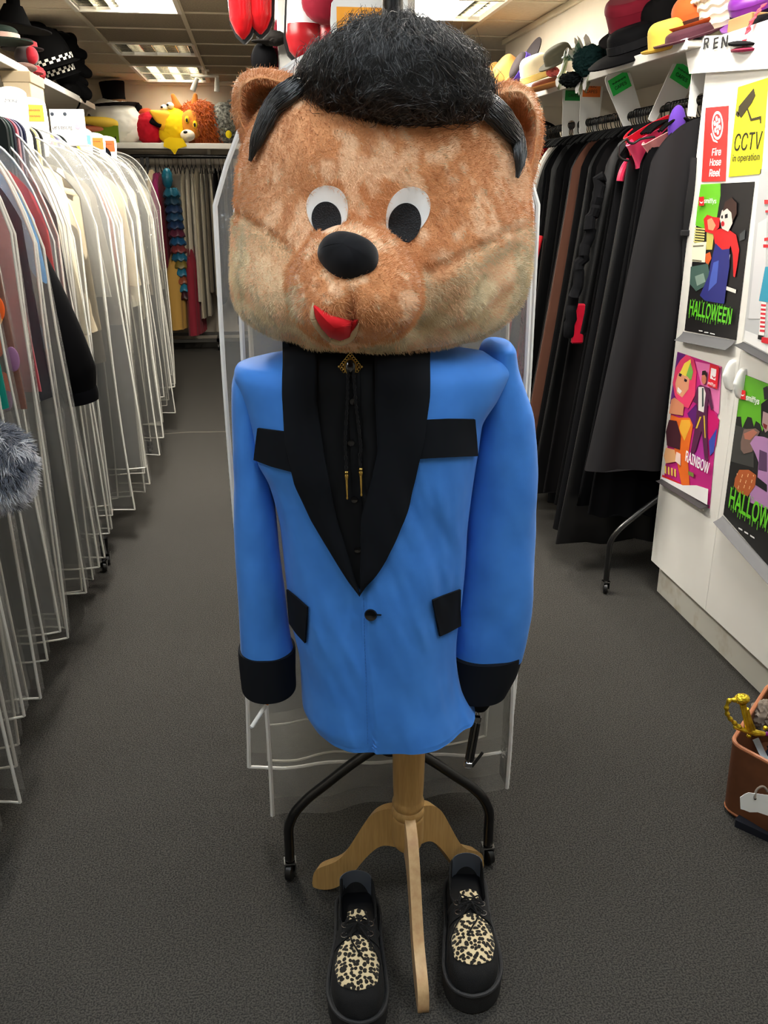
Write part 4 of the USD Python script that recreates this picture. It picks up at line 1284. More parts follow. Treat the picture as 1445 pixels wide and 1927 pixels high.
def divider(label, p, tilt, col, text, w=.090, h=.20, yaw=0, group=None, small=None, hang=.05, cat='size divider'):
    """a white plastic rail divider: a rounded plate that clips over a rail at p, its coloured sticker lettered"""
    t = thing('size_divider', label, cat, p, group)
    top = [(w / 2 * math.sin(a), h - .028 + .028 * math.cos(a)) for a in np.linspace(-1.25, 1.25, 14)]
    po = sg.Polygon([(-w * .40, -hang), (-w * .5, h - .05)] + [(x, y) for x, y in top] + [(w * .5, h - .05), (w * .40, -hang)]).buffer(.006).buffer(-.002)
    po = po.difference(sg.Point(0, -.0).buffer(.020)).difference(sg.box(-.012, -hang - .02, .012, 0))
    M = trimesh.transformations.euler_matrix(0, math.radians(tilt), math.radians(yaw), 'sxyz')[:3, :3]
    ex, ey, ez = M @ A([1., 0, 0]), M @ A([0, 0, 1.]), M @ A([0, -1., 0])
    p = A(p, float)
    obj('plate', place(extruded(po, .003), p, ex, ey, ez), 'white_plastic', t)
    if col:
        obj('sticker', place(box((0, h - .055, .0036), (w * .84, .062, .0012)), p, ex, ey, ez), ink(col), t, smooth=False)
        for k, s in enumerate(text):
            if s == '~':                       # handwriting too small to read
                q = [p + ey * (h - .044 - .022 * k + .0045 * math.sin(i * 1.9) * (.6 + .4 * math.sin(i * .7))) + ez * .0045 + ex * (-w * .3 + w * .6 * i / 40) for i in range(41)]
                obj('handwriting', tube(q, .0008, 5), ink((30, 34, 30)), t)
                continue
            m = lettering(s, .013, .0006, center=True, w=min(w * .66, .0105 * len(s)))
            obj('lettering', place(m, p + ey * (h - .048 - .022 * k) + ez * .0042, ex, ey, ez), ink((30, 34, 30)), t, smooth=False)
    if small:
        m = lettering(small, .012, .0006, center=True, w=.0095 * len(small))
        obj('lettering', place(m, p + ey * (h - .05) + ez * .0033, ex, ey, ez), ink((40, 40, 44)), t, smooth=False)
    return t


def centre_rack():
    a, b = (.245, 1.645), (.285, 3.05)
    rail_rack('clothes_rack', 'black rolling rack standing behind the bear costume with its foot showing', a, b, 1.93, .232)
    rg = random.Random(4)
    lab = 'clear plastic garment bag with white edging hanging behind the bear costume'
    grp = 'garment bags behind the bear costume'
    u = lambda y: .245 + (y - 1.645) * .0285
    for k, (y, hw, zb, dx, rz, f) in enumerate([(1.76, .285, .125, .005, 3, .0), (1.87, .325, .165, .0, -2, .0), (1.98, .29, .12, .015, 2, .0), (2.10, .30, .16, .02, 4, .0), (2.22, .29, .14, .03, -3, 0), (2.36, .30, .22, .01, 3, 0), (2.52, .30, .10, .02, -2, 0), (2.7, .31, .2, .02, 2, 0), (2.9, .30, .14, .02, 1, 0)]):
        l = {0: 'nearest clear garment bag with white edging, right behind the blue jacket', 1: 'wide clear garment bag with thick white edging whose shoulder shows left of the bear head'}.get(k, lab)
        t = thing('garment_bag', l, 'garment bag', (u(y) + dx, y, 0), None if k < 2 else grp, None, rz)
        bag_parts(t, hw, 1.77, zb, .06, 60 + k, 'bag_film_thin' if k < 2 else 'bag_film', 'piping_white' if k < 2 else 'piping', flare=.0, sh=.30, pr=.0055 if k < 2 else .0042, hem=k != 0)
    lab2 = 'costume in muted colour inside a clear bag behind the bear costume'
    for k, (y, c, zb, w) in enumerate([(1.76, (92, 52, 58), .40, .15), (1.87, (40, 40, 44), .62, .17), (1.98, (214, 70, 110), .75, .16), (2.10, (90, 90, 92), .5, .20), (2.36, (200, 200, 204), .5, .2), (2.52, (60, 60, 66), .5, .2)]):
        l = {0: 'dusty pink gown inside the nearest clear bag behind the jacket', 2: 'bright pink costume whose shoulder shows above the left bear ear'}.get(k, lab2)
        t = thing('costume', l, 'costume', (u(y) + .02, y, 0), None if k in (0, 2) else 'costumes bagged behind the bear')
        obj('body', drape(w * .8, w + .04, 1.70, zb, .024, 5, .008, .2, 30 + k), hue(c), t, local=True)
    divider('white rail divider with an orange TASSEL label above the bear head', (.222, 1.93, 1.665), 0, (248, 166, 40), ['TASS', '~'], .105, .19)
    divider('blank white rail divider beside the black pole above the wig', (.262, 1.99, 1.70), 0, None, [], .13, .30)
    # pillar with red novelty shoes
    struct('trim_1', box((.44, 4.45, 1.235), (.60, .30, 2.47), .006), 'white_board', label='white boxed pillar in the middle of the shop behind the bear', cat='pillar')


def novelty_shoe(label, p, m_up, m_toe, w, ln, group, point=False, rz=0, tilt=0):
    """a shiny costume shoe hung toe down, its top to the viewer"""
    t = thing('novelty_shoe', label, 'shoe', p, group)
    R, q = [], np.linspace(0, 1, 30)
    prof = np.interp(q, [0, .2, .5, .8, .93, 1], [.75, .85, .95, .85, .5, .08]) if point else np.interp(q, [0, .2, .5, .75, .9, .97, 1], [.72, .8, .92, 1, .82, .5, .1])
    a = np.linspace(0, 2 * np.pi, 33)[:-1]
    for s, r in zip(q, prof):
        x = w / 2 * r * np.cos(a)
        y = -w * .42 * r * np.sin(a).clip(0) ** .8 + .004
        y = np.where(np.sin(a) < 0, .012, y)
        R.append(np.stack([x, y, np.full(32, -ln * s)], -1))
    R = A(R)
    M = trimesh.transformations.euler_matrix(math.radians(tilt), 0, math.radians(rz), 'sxyz')[:3, :3]
    T = lambda X: A(p, float) + X @ M.T
    k = 18
    obj('upper', capped(T(R[:k + 1])), m_up, t)
    zig = R[k:].copy()
    obj('toe_cap', capped(T(zig * A([1.01, 1.01, 1]))), m_toe, t)
    S = np.stack([np.stack([w / 2 * 1.14 * r * np.cos(a), .014 + .018 * (np.sin(a) > 0), np.full(32, -ln * s * 1.04 - .002)], -1) for s, r in zip(q, prof)])
    obj('sole', capped(T(S)), 'black_plastic', t)


def hanging_shoes():
    red, wht = hue((206, 22, 30), .16), hue((226, 226, 230), .2)
    for k, (x, dx) in enumerate(((448, 0), (482, 0))):
        p = at(x, -108, 3.5)
        novelty_shoe(['left shoe of the shiny red pair hanging by the ceiling', 'right shoe of the shiny red pair hanging by the ceiling'][k], p, red, red, .098, .275 if k else .29, 'shiny red hanging shoes', True, rz=-12)
    for k, (x, y, s) in enumerate(((568, -70, 1), (622, -60, .9))):
        p = at(x, y, 4.16)
        novelty_shoe(['red and white clown shoe hanging on the white pillar', 'dark red clown shoe half hidden beside the red and white one'][k], p, wht if k == 0 else hue((120, 20, 34), .4), hue((150, 16, 26), .3), .15 * s, .36, None)
    pm = at(585, 10, 4.0)
    t = obj('stuffed_ball', blob(at(612, 2, 4.05), (.095, .07, .085), 3, .006, 8), hue((132, 22, 42)), cat='novelty toy', label='dark red plush ball hanging at the pillar above the clown shoes')
    # black cap and a dark red gown hanging at the side of the pillar
    c = at(497, 112, 4.3)
    t = thing('bowler_hat', 'black round hat hanging on the left side of the white pillar', 'hat', c)
    obj('crown', blob(c, (.055, .05, .07), 3), hue((9, 9, 11)), t)
    obj('band', turned(lathe([(.050, -.012), (.058, -.012), (.058, .006), (.050, .006)], 24), rx=90, move=c), hue((20, 14, 16)), t)
    c = at(523, 95, 4.32)
    obj('neck_tie', blob(c + A([0, 0, -.04]), (.022, .012, .16), 3, .004, 9), hue((110, 20, 36)), label='dark red tie hanging between the black round hat and the pillar', cat='tie')
    c = at(512, 72, 4.25)
    t = thing('flat_cap', 'dark grey flat cap on a hook beside the pillar', 'hat', c)
    obj('crown', blob(c, (.065, .04, .03), 3, .006, 9), hue((44, 42, 40)), t)
    obj('peak', blob(c + A([-.05, -.02, -.015]), (.04, .03, .008), 2), hue((36, 34, 33)), t)


def pouf(pts, r, m):
    return tube(smooth_path(A(pts), 24), r, 12)


def back_rack():
    Y = 9.18
    x0, x1, h = -1.55, .9, 1.795
    t = thing('clothes_rack', 'black rolling rack along the back wall below the shelf of heads', 'clothes rack', (-.3, Y, 0))
    obj('rail', tube([(x0, Y, h), (x1, Y, h)], .018, 14), 'black_steel', t)
    for x in (x0, -1.01, -.96, x1):
        obj('upright', box((x, Y, h / 2 + .04), (.03, .03, h - .08)), 'black_steel', t, smooth=False)
    obj('base_bar', cat_([box(((x0 + x1) / 2, Y + s * .22, .10), (x1 - x0, .03, .03)) for s in (-1, 1)]), 'grey_steel', t, smooth=False)
    for x in (x0, -.4, x1):
        obj('cross_bar', box((x, Y, .10), (.03, .47, .03)), 'black_steel', t, smooth=False)
        for s in (-1, 1):
            w, f = caster((x, Y + s * .22), .035)
            obj('caster_wheel', w, 'black_plastic', t)
    rg = random.Random(8)
    cols = [(176, 166, 144), (200, 190, 168), (150, 142, 124), (60, 56, 58), (140, 130, 112), (100, 92, 80), (190, 182, 166), (90, 84, 80), (160, 152, 136), (40, 38, 40)]
    lab, grp = 'narrow costume seen edge on hanging on the back wall rack', 'costumes on the back wall rack'
    labh, grph = 'black hanger hook over the rail of the back wall rack', 'hangers on the back wall rack'
    hp = None
    spots = [-1.5 + .043 * k for k in range(34)]
    for k, x in enumerate(spots):
        if k % 1 == 0:
            if hp is None:
                hp = hanger('hanger', labh, (x, Y, h), 90, .36, group=grph, drop=.15, hook_m='black_steel')
            else:
                dup(hp, (x + rg.uniform(-.008, .008), Y, h), 90 + rg.uniform(-5, 5), labh, grph)
        if -.93 < x < -.66 or -1.02 < x < -.96:
            continue
        far = x > -.55
        c = rg.choice(cols) if not far else rg.choice([(34, 32, 34), (52, 48, 50), (24, 22, 26), (60, 30, 36), (20, 20, 24)]) if rg.random() < .55 else rg.choice(cols)
        cn = 'cream' if min(c) > 130 else 'taupe' if min(c) > 70 else 'black' if max(c) - min(c) < 20 else 'dark red'
        t = thing('costume', f'narrow {cn} costume seen edge on, hanging on the back wall rack', 'costume', (x, Y, 0), f'{cn} costumes on the back wall rack', None, 90 + rg.uniform(-8, 8))
        obj('body', drape(.17, .24, h - .10, rg.uniform(.25, .8), .020, 5, .006, .12, 200 + k, n=32, m=12), hue(c), t, local=True)
    # the costumes that stand out
    def one(label, x, c, zt, zb, d, w, seed, dy=-.05):
        t = thing('costume', label, 'costume', (x, Y + dy, 0), None, None, 80)
        obj('body', drape(w * .7, w, zt, zb, d, 5, .006, .12, seed), hue(c), t, local=True)
        return t
    one('magenta velvet costume on the back wall rack', -.875, (150, 36, 96), 1.66, .95, .045, .26, 301, -.06)
    one('cream and lace costume beside the magenta one on the back wall rack', -.925, (222, 204, 168), 1.68, 1.0, .03, .22, 302)
    one('dark red patterned dress on the back wall rack', -.83, (100, 26, 40), 1.64, .8, .03, .24, 303)
    one('gold satin skirt at the foot of the back wall rack', -.76, (186, 146, 74), .95, .22, .085, .25, 304, -.09)
    one('long crimson robe hanging low on the back wall rack', -.60, (128, 34, 48), 1.0, .16, .055, .24, 305, -.10)
    t = thing('ruffled_costume', 'shiny turquoise ruffled costume with coloured bands on the back wall rack', 'costume', (-.745, Y - .2, 0))
    bands = [(20, 110, 140), (20, 70, 96), (24, 60, 110), (30, 84, 130), (24, 60, 110), (110, 40, 70), (26, 96, 150), (150, 60, 60), (20, 120, 160), (150, 130, 50), (24, 130, 170), (170, 84, 50), (30, 140, 180), (70, 20, 34)]
    z = 1.60
    obj('top_puff', blob((-.775, Y - .2, 1.60), (.05, .05, .09), 3, .006, 10), hue((20, 104, 130), .3), t)
    for k, c in enumerate(bands):
        c = tuple(int(.75 * q) for q in c)
        z = 1.46 - k * .072
        R = [(.0, z + .055), (.052, z + .05), (.078, z + .01), (.082, z - .012), (.066, z - .024), (0, z - .02)]
        m = lathe(R, 28, (-.745 + .004 * k, Y - .2, 0))
        v = np.array(m.vertices)
        ang = np.arctan2(v[:, 1] - (Y - .2), v[:, 0] + .745 - .004 * k)
        v[:, 2] += .008 * np.sin(ang * 7 + k)
        obj('ruffle', trimesh.Trimesh(v, m.faces, process=False), hue(c, .35), t)
    # shelf above with its brackets
    s = thing('wall_shelf', 'long white shelf on the back wall carrying the animal heads', 'shelf', (-.35, 9.36, 1.89))
    obj('board', box((-.35, 9.36, 1.885), (2.7, .46, .035), .004), 'shelf_white', s)
    obj('front_edge', box((-.35, 9.128, 1.885), (2.7, .012, .05), .003), 'white_board', s)
    for x in (-1.3, -.4, .5):
        obj('bracket', box((x, 9.5, 1.80), (.025, .18, .14)), 'shelf_white', s, smooth=False)


def animal_heads():
    Y = 9.36
    S = 1.9025
    # white duck head with a black top hat
    c = at(217, 238, Y)
    t = thing('duck_head', 'white mascot duck head with a long yellow bill under the black top hat', 'costume head', (c[0], Y, S))
    m = blob((c[0], Y, S + .20), (.255, .20, .205), 4, .012, 5, 2)
    v = np.array(m.vertices); v[:, 0] += (v[:, 2] - S - .2) * -.1
    v[:, 2] = np.maximum(v[:, 2], S + .001)
    wh = hue((240, 240, 236))
    obj('head', trimesh.Trimesh(v, m.faces, process=False), wh, t)
    obj('neck', blob((c[0] + .10, Y, S + .12), (.155, .15, .12), 3), wh, t)
    bk = at(196, 232, Y - .16)
    obj('bill', hull(((bk[0] + .09, Y - .16, S + .17), .055), ((bk[0] - .18, Y - .26, S + .20), .030), ((bk[0] - .19, Y - .18, S + .20), .03)), hue((244, 206, 70), .5), t)
    obj('lower_bill', hull(((bk[0] + .06, Y - .16, S + .12), .04), ((bk[0] - .19, Y - .23, S + .13), .02)), hue((226, 130, 96), .5), t)
    obj('tail_tuft', blob((c[0] + .25, Y - .03, S + .22), (.06, .04, .05), 2), wh, t)
    for x, y in ((167, 219), (209, 222)):
        q = at(x, y, Y - .20)
        obj('eye', blob(q + A([0, .02, 0]), (.014, .012, .024), 2), 'black_plastic', t)
    q = at(217, 200, Y)
    t = thing('top_hat', 'black top hat with a tan band on the white duck head', 'hat', q)
    tilt = -4
    mm = lambda m: turned(m, ry=tilt, c=q)
    obj('brim', mm(lathe([(.09, -.012), (.19, -.004), (.22, .012), (.222, .017), (.19, .004), (.09, -.003)], 40, q)), hue((26, 24, 26)), t)
    obj('crown', mm(lathe([(0, .006), (.105, .006), (.103, .10), (.116, .21), (.112, .218), (0, .215)], 36, q + A([.0, 0, -.01]))), hue((16, 15, 17)), t)
    obj('band', mm(lathe([(.1055, .004), (.1075, .004), (.106, .05), (.104, .05)], 36, q)), hue((150, 110, 76)), t)
    obj('bow', blob(q + A([.21, 0, -.06]), (.04, .03, .09), 2, .01, 8), hue((20, 18, 22)), t)
    # green card leaning before the duck
    q = at(201, 253, 9.15)
    t = thing('green_card', 'green card sign standing at the front of the back shelf below the duck', 'card', (q[0], 9.15, S))
    obj('card', box((q[0], 9.15, S + .078), (.215, .006, .150)), hue((120, 150, 34)), t, smooth=False)
    for s in (-.065, .075):
        obj('clip', box((q[0] + s, 9.145, S + .03), (.012, .008, .06), .002), 'black_plastic', t)
    # red head
    q = at(283, 245, Y)
    t = thing('plush_mascot_head', 'round crimson plush head lying between the duck and the yellow bird', 'costume head', (q[0], Y, S))
    m = blob((q[0], Y, S + .145), (.155, .15, .148), 4, .010, 6, 4)
    obj('head', m, hue((190, 14, 40)), t)
    obj('beak', hull(((q[0] + .06, Y - .14, S + .23), .02), ((q[0] + .12, Y - .15, S + .17), .035), ((q[0] + .03, Y - .14, S + .19), .02)), hue((28, 24, 28)), t)
    obj('crest', blob((q[0] - .03, Y, S + .28), (.07, .06, .04), 2, .008, 9), hue((214, 84, 50)), t)
    # yellow bird head lying on its back
    q = at(328, 238, Y - .05)
    t = thing('bird_head', 'bright yellow plush bird head with white eyes and a fat beak', 'costume head', (q[0], Y - .05, S))
    ye = hue((246, 208, 20))
    obj('head', blob((q[0], Y - .05, S + .16), (.155, .15, .162), 4, .008, 6, 6), ye, t)
    obj('neck', blob((q[0] - .03, Y - .05, S + .10), (.13, .13, .10), 3, .008, 7), ye, t)
    obj('beak', hull(((q[0] - .06, Y - .13, S + .24), .055), ((q[0] - .19, Y - .17, S + .275), .018), ((q[0] - .09, Y - .14, S + .16), .045)), hue((240, 176, 30), .6), t)
    for k, (dx, dz) in enumerate(((-.075, .315), (-.02, .335))):
        e = obj('eye', blob((q[0] + dx, Y - .11, S + dz), (.036, .036, .03), 3), hue((236, 234, 228), .3), t)
        obj('pupil', blob((q[0] + dx - .02, Y - .142, S + dz + .004), (.011, .008, .011), 2), 'black_plastic', e)
    fr = [sg.Polygon([(-.02, .05), (.10, .04), (.13, -.015), (.05, -.04), (.02, -.085), (-.01, -.045), (-.07, -.02), (-.06, .03)])]
    obj('felt_frill', place(extruded(fr[0].buffer(.006), .012), A([q[0] - .02, 9.112, S]), A([1., 0, 0]), A([0, 0, 1.]), A([0, -1., 0])), ye, t)
    # orange lion head
    q = at(372, 246, Y)
    t = thing('lion_head', 'shaggy orange mascot lion head with tall ears and a white muzzle', 'costume head', (q[0], Y, S))
    m = blob((q[0] + .02, Y, S + .19), (.20, .17, .20), 4, .03, 9, 8)
    v = np.array(m.vertices); v[:, 0] += np.clip(S + .22 - v[:, 2], 0, 1) * .35; v[:, 2] = np.maximum(v[:, 2], S + .002)
    m = trimesh.Trimesh(v, m.faces, process=False)
    obj('mane', m, hue((178, 84, 22)), t)
    rg = np.random.default_rng(2)
    fi = rg.choice(len(m.faces), 2500, p=m.area_faces / m.area_faces.sum())
    p = m.triangles_center[fi]; n_ = m.face_normals[fi]
    d = n_ * .5 + A([.35, -.1, -.8]) + rg.normal(0, .35, p.shape); d /= np.linalg.norm(d, axis=1, keepdims=True)
    H = np.stack([p, p + (n_ * .4 + d * .6) * .03, p + d * .06], 1)
    H[..., 2] = np.maximum(H[..., 2], np.where(H[..., 1] < 9.12, S - .08, S + .002))
    hairmat('mane_orange', (206, 104, 28), .6, c2=(150, 62, 16))
    curves('mane_hair', H, [.007, .006, .002], 'mane_orange', t, kind='stuff')
    obj('face', blob((q[0] - .05, Y - .13, S + .17), (.10, .07, .13), 3, .008, 9), hue((214, 140, 50)), t)
    obj('muzzle', blob((q[0] - .085, Y - .20, S + .075), (.068, .06, .052), 3), hue((238, 226, 206)), t)
    obj('nose', blob((q[0] - .10, Y - .25, S + .10), (.02, .014, .014), 2), 'black_plastic', t)
    for dx, dz in ((-.08, .21), (-.01, .17)):
        e = obj('eye', blob((q[0] + dx, Y - .20, S + dz), (.022, .016, .034), 2), hue((236, 200, 40)), t)
        obj('pupil', blob((q[0] + dx - .003, Y - .215, S + dz - .005), (.010, .006, .018), 2), 'black_plastic', e)
    for dx, rr in ((-.17, -20), (-.015, 10)):
        obj('ear', turned(hull(((q[0] + dx, Y - .05, S + .33), .04), ((q[0] + dx, Y - .05, S + .43), .02)), ry=rr, c=(q[0] + dx, Y, S + .33)), hue((186, 112, 44)), t)
    # grey furry head
    q = at(424, 236, Y)
    t = thing('furry_mascot_head', 'mottled grey furry mascot head at the right end of the back shelf', 'costume head', (q[0], Y, S))
    mat('grey_fur', (150, 152, 146), .9, (56, 56, 54), scale=40, bump=.6, bscale=90)
    obj('head', blob((q[0], Y, S + .19), (.17, .16, .19), 4, .02, 7, 12), 'grey_fur', t)
    e = obj('eye', blob((q[0] + .03, Y - .15, S + .09), (.03, .02, .035), 2), hue((236, 210, 30)), t)
    obj('ear', blob((q[0] + .07, Y - .02, S + .36), (.05, .04, .05), 2), 'grey_fur', t)


# ---------------------------------------------------------------- right side: cloaks, shelf, hats
def collar(t, m, r=.085, h=.12, z=1.66, flare=.5, a0=-2.4, a1=2.4, x=0, y=0, tilt=0):
    G = []
    for v in np.linspace(0, 1, 8):
        row = []
        for a in np.linspace(a0, a1, 28):
            rr = r * (1 + flare * v ** 1.5)
            row.append((x + rr * math.sin(a) * 1.15, y - rr * math.cos(a) * .55 + tilt * v, z + h * v * (1 - .25 * abs(math.sin(a)) ** 3) - .06 * abs(math.sin(a))))
        G.append(row)
    return obj('collar', sheet(A(G), .004), m, t, local=True)


def right_rack():
    X, H = 1.54, 1.785
    rail_rack('clothes_rack', 'black rolling rack of cloaks whose slanted foot stands by the white cabinet', (X, 3.03), (X, 4.86), H, .232, base_z=.42)
    rg = random.Random(21)
    blk = [(7, 7, 8), (11, 11, 12), (5, 5, 6), (15, 14, 15), (8, 8, 9), (6, 7, 9)]
    lab, grp = 'black cloak hanging in the dense row on the right rack', 'black cloaks on the right rack'
    for nm, c in (('charcoal', (46, 45, 47)),):
        pass
    ys = [3.07 + .072 * k for k in range(25)]
    labels = {0: ('charcoal cotton cloak with a stitched strap, nearest on the right rack', (38, 37, 39)), 1: ('black velvet cloak with a tall purple collar behind the charcoal one', (10, 10, 12)), 2: ('black cape with a pale pink satin collar on the right rack', (11, 11, 13)),
              3: ('black cape with a hot pink satin collar on the right rack', (12, 12, 14)), 4: ('black cape with a bright red satin collar on the right rack', (14, 14, 16)), 6: ('short fur trimmed black cape with red lining on the right rack', (9, 9, 10)),
              11: ('brown hooded cloak among the black ones on the right rack', (74, 44, 32)), 15: ('long black cape lined in red whose edge shows on the right rack', (12, 12, 12)), 18: ('black and white cape far along the right rack', (26, 26, 26)), 20: ('crimson satin cape far along the right rack', (150, 14, 26)), 22: ('bright red velvet cape at the far end of the right rack', (196, 12, 24))}
    hp = None
    for k, y in enumerate(ys):
        lb, c = labels.get(k, (lab, None))
        c = c or rg.choice(blk)
        t = thing('cloak', lb, 'cloak', (X + rg.uniform(-.01, .01), y, 0), None if k in labels else grp, None, rg.uniform(-1.5, 1.5))
        zb = {0: .50, 6: .95, 15: .22, 22: .3}.get(k, rg.uniform(.10, .34))
        wb = {0: .345, 6: .28}.get(k, rg.uniform(.27, .36))
        r_ = .45 if (k * 5) % 3 == 0 and k else .85
        dm = drape(.185, min(wb, .345), 1.735, zb, .026 if k else .034, rg.randint(3, 6), .009 if k else .014, .15, 400 + k, n=64, m=22)
        dm.vertices[:, 0] = np.where(dm.vertices[:, 0] > 0, dm.vertices[:, 0] * .62, dm.vertices[:, 0])
        obj('body', dm, hue(c, r_), t, local=True)
        if k == 0:
            q = A([[(x, -.052 - .01 * math.sin(v * 9), 1.60 - v * .62) for x in np.linspace(-.045, .045, 5) * (1.25 - abs(v - .25) * 1.1) - .03 + .02 * v] for v in np.linspace(0, 1, 26)])
            obj('strap', sheet(q, .006), hue((42, 41, 43)), t, local=True)
            obj('strap_loop', box((-.035, -.060, 1.36), (.10, .010, .02), .003), hue((44, 43, 45)), t, local=True)
            obj('hanging_cord', tube(smooth_path([(.05, -.045, 1.2), (.055, -.05, .9), (.045, -.05, .72)], 20), .0022, 6), hue((52, 50, 52)), t, local=True)
        if k == 1:
            obj('collar', blob((-.105, -.06, 1.705), (.030, .020, .062), 3), hue((86, 52, 150)), t, local=True, label='purple velvet collar')
        if k == 2:
            collar(t, hue((238, 150, 150), .4), .10, .10, 1.63, .5, -2.0, .6, -.03, -.03, -.02)
        if k == 3:
            collar(t, hue((232, 66, 110), .35), .10, .10, 1.63, .45, -2.4, .1, -.04, -.02, -.02)
        if k == 4:
            collar(t, hue((206, 22, 44), .35), .10, .11, 1.65, .4, -2.4, -.2, -.03, -.02, -.02)
            obj('lining', tube(smooth_path([(-.16, -.03, 1.60), (-.185, -.035, 1.56), (-.19, -.035, 1.53)], 10), .013, 8), hue((214, 40, 80), .35), t, local=True)
        if k == 6:
            R = smooth_path([(-.20, -.03, 1.55), (-.25, -.035, 1.3), (-.29, -.03, 1.0), (-.29, -.02, .95)], 30)
            obj('fur_trim', tube(R + .006 * np.random.default_rng(2).normal(0, 1, R.shape), .022, 10), hue((20, 20, 22), .95), t, local=True)
            obj('lining', box((-.255, -.02, .99), (.05, .02, .16), .006), hue((190, 16, 44), .4), t, local=True)
        if k == 15:
            obj('lining', tube(smooth_path([(-.30, -.03, .62), (-.33, -.035, .45), (-.345, -.03, .26), (-.2, -.035, .235), (-.05, -.03, .24)], 40), .014, 8), hue((150, 12, 22), .5), t, local=True)
            obj('edge', tube(smooth_path([(-.22, -.02, 1.3), (-.27, -.03, 1.02), (-.30, -.03, .7)], 30), .011, 8), hue((196, 14, 28), .5), t, local=True)
        if k == 18:
            obj('edge', tube(smooth_path([(-.12, -.02, 1.70), (-.19, -.03, 1.60), (-.22, -.03, 1.45)], 20), .014, 8), hue((220, 214, 204), .5), t, local=True)
        hl, hg = 'black hanger hooked over the rail of the right rack', 'hangers on the right rack'
        if hp is None:
            hp = hanger('hanger', hl, (X, y, H), 0, .34, m=hue((9, 9, 10)), group=hg, drop=.10, hook_m='black_plastic', r=.005)
        else:
            dup(hp, (X, y, H), rg.uniform(-9, 9), hl, hg)
        for dy in (.024, .048):
            if rg.random() < .8:
                dup(hp, (X, y + dy, H), rg.uniform(-9, 9), hl, hg)
    # one chunky hanger hooked on the pink collar
    p = at(1172, 285, 3.16)
    t = thing('hanger', 'empty black hanger hooked onto the pink satin collar', 'hanger', p)
    q = [at(*w, 3.0 + .1 * 0 + .14) for w in ((1232, 258), (1205, 262), (1190, 270), (1183, 268), (1180, 262), (1172, 266), (1164, 276), (1163, 290), (1172, 300), (1182, 302))]
    obj('hook', tube(smooth_path(q, 40), .0042, 10), 'black_plastic', t)
    gr = [(60, 206, 92), (244, 130, 60)]
    divider('white rail divider with green DRACULA CAPES label beside the cabinet edge', (1.515, 3.10, H), 3, (44, 196, 84), ['DRACULA', 'CAPES'], .10, .20, yaw=4)
    divider('white rail divider with a green label leaning right, second from the cabinet', (1.53, 3.42, H - .01), 26, (48, 214, 90), ['~', 'CAPES'], .10, .19, yaw=4)
    divider('white rail divider with a green label leaning left, third from the cabinet', (1.52, 3.70, H - .01), -28, (48, 214, 90), ['~', 'CAPES'], .10, .19, yaw=4)
    divider('white rail divider with orange MISC CAPES label on the right rack', (1.52, 4.18, H), 0, (246, 132, 62), ['MISC', 'CAPES'], .10, .19, yaw=4)
    divider('white rail divider with green label half behind the orange one', (1.50, 4.36, H), 0, (30, 150, 70), ['~', 'CAPES'], .10, .19, yaw=4)
    # the hat shelf on the right wall
    s = thing('wall_shelf', 'white wall shelf above the cloaks crowded with hats', 'shelf', (1.60, 4.1, 1.945))
    obj('board', box((1.600, 4.17, 1.944), (.37, 2.28, .022), .003), 'shelf_white', s)
    obj('front_edge', box((1.411, 4.17, 1.942), (.010, 2.28, .034), .002), 'white_board', s)
    for y in (3.5, 4.4, 5.2):
        obj('bracket', box((1.70, y, 1.868), (.16, .02, .13)), 'shelf_white', s, smooth=False)
    # dark coats hanging on the wall past the rack
    t = thing('costume', 'black costume with chrome chains hanging past the far end of the cloak rack', 'costume', (1.60, 5.15, 0))
    obj('body', drape(.12, .2, 1.86, .6, .06, 5, .012, .1, 77), hue((14, 14, 15)), t, local=True)
    obj('chain', tube([(-.16, -.07, 1.62), (-.02, -.08, 1.615), (.1, -.07, 1.62)], .006, 8), 'chrome', t, local=True)


def hat(label, p, crown, brim, m_crown, m_brim=None, m_band=None, rot=(0, 0, 0), sx=1.0, sy=1.0, name='hat', curl=.0, cat='hat'):
    """crown: (radius at band, radius at top, height, roundness); brim: width"""
    m_brim = m_brim or m_crown
    t = thing(name, label, cat, p)
    r0, r1, h, rd = crown
    prof = [(0, .002), (r0, .002)] + [(r0 + (r1 - r0) * v, h * v * (1 - rd * .5)) for v in np.linspace(.1, .8, 5)]
    for a in np.linspace(0, np.pi / 2, 8):
        prof.append((r1 * (1 - rd) + r1 * rd * math.cos(a), h * (1 - rd * .5) * .8 + (h - h * (1 - rd * .5) * .8) * math.sin(a)))
    prof.append((0, h))
    R = lambda m: turned(m, *rot, c=p)
    obj('crown', R(lathe(prof, 40, p, sx, sy)), m_crown, t)
    if brim:
        rb = r0 + brim
        br = [(r0 * .9, -.003)] + [(r0 + brim * v, -.003 + curl * v ** 2.5) for v in np.linspace(0, 1, 8)] + [(rb + .002, curl + .003)] + [(r0 + brim * v, .003 + curl * v ** 2.5) for v in np.linspace(1, 0, 8)] + [(r0 * .9, .003)]
        g = lathe(br, 48, p, sx, sy)
        obj('brim', R(g), m_brim, t)
    if m_band:
        obj('band', R(lathe([(r0 * 1.0, .004), (r0 * 1.035, .006), (r0 * 1.03 + (r1 - r0) * .2, .032), (r0 * .99 + (r1 - r0) * .2, .034)], 40, p, sx, sy)), m_band, t)
    return t


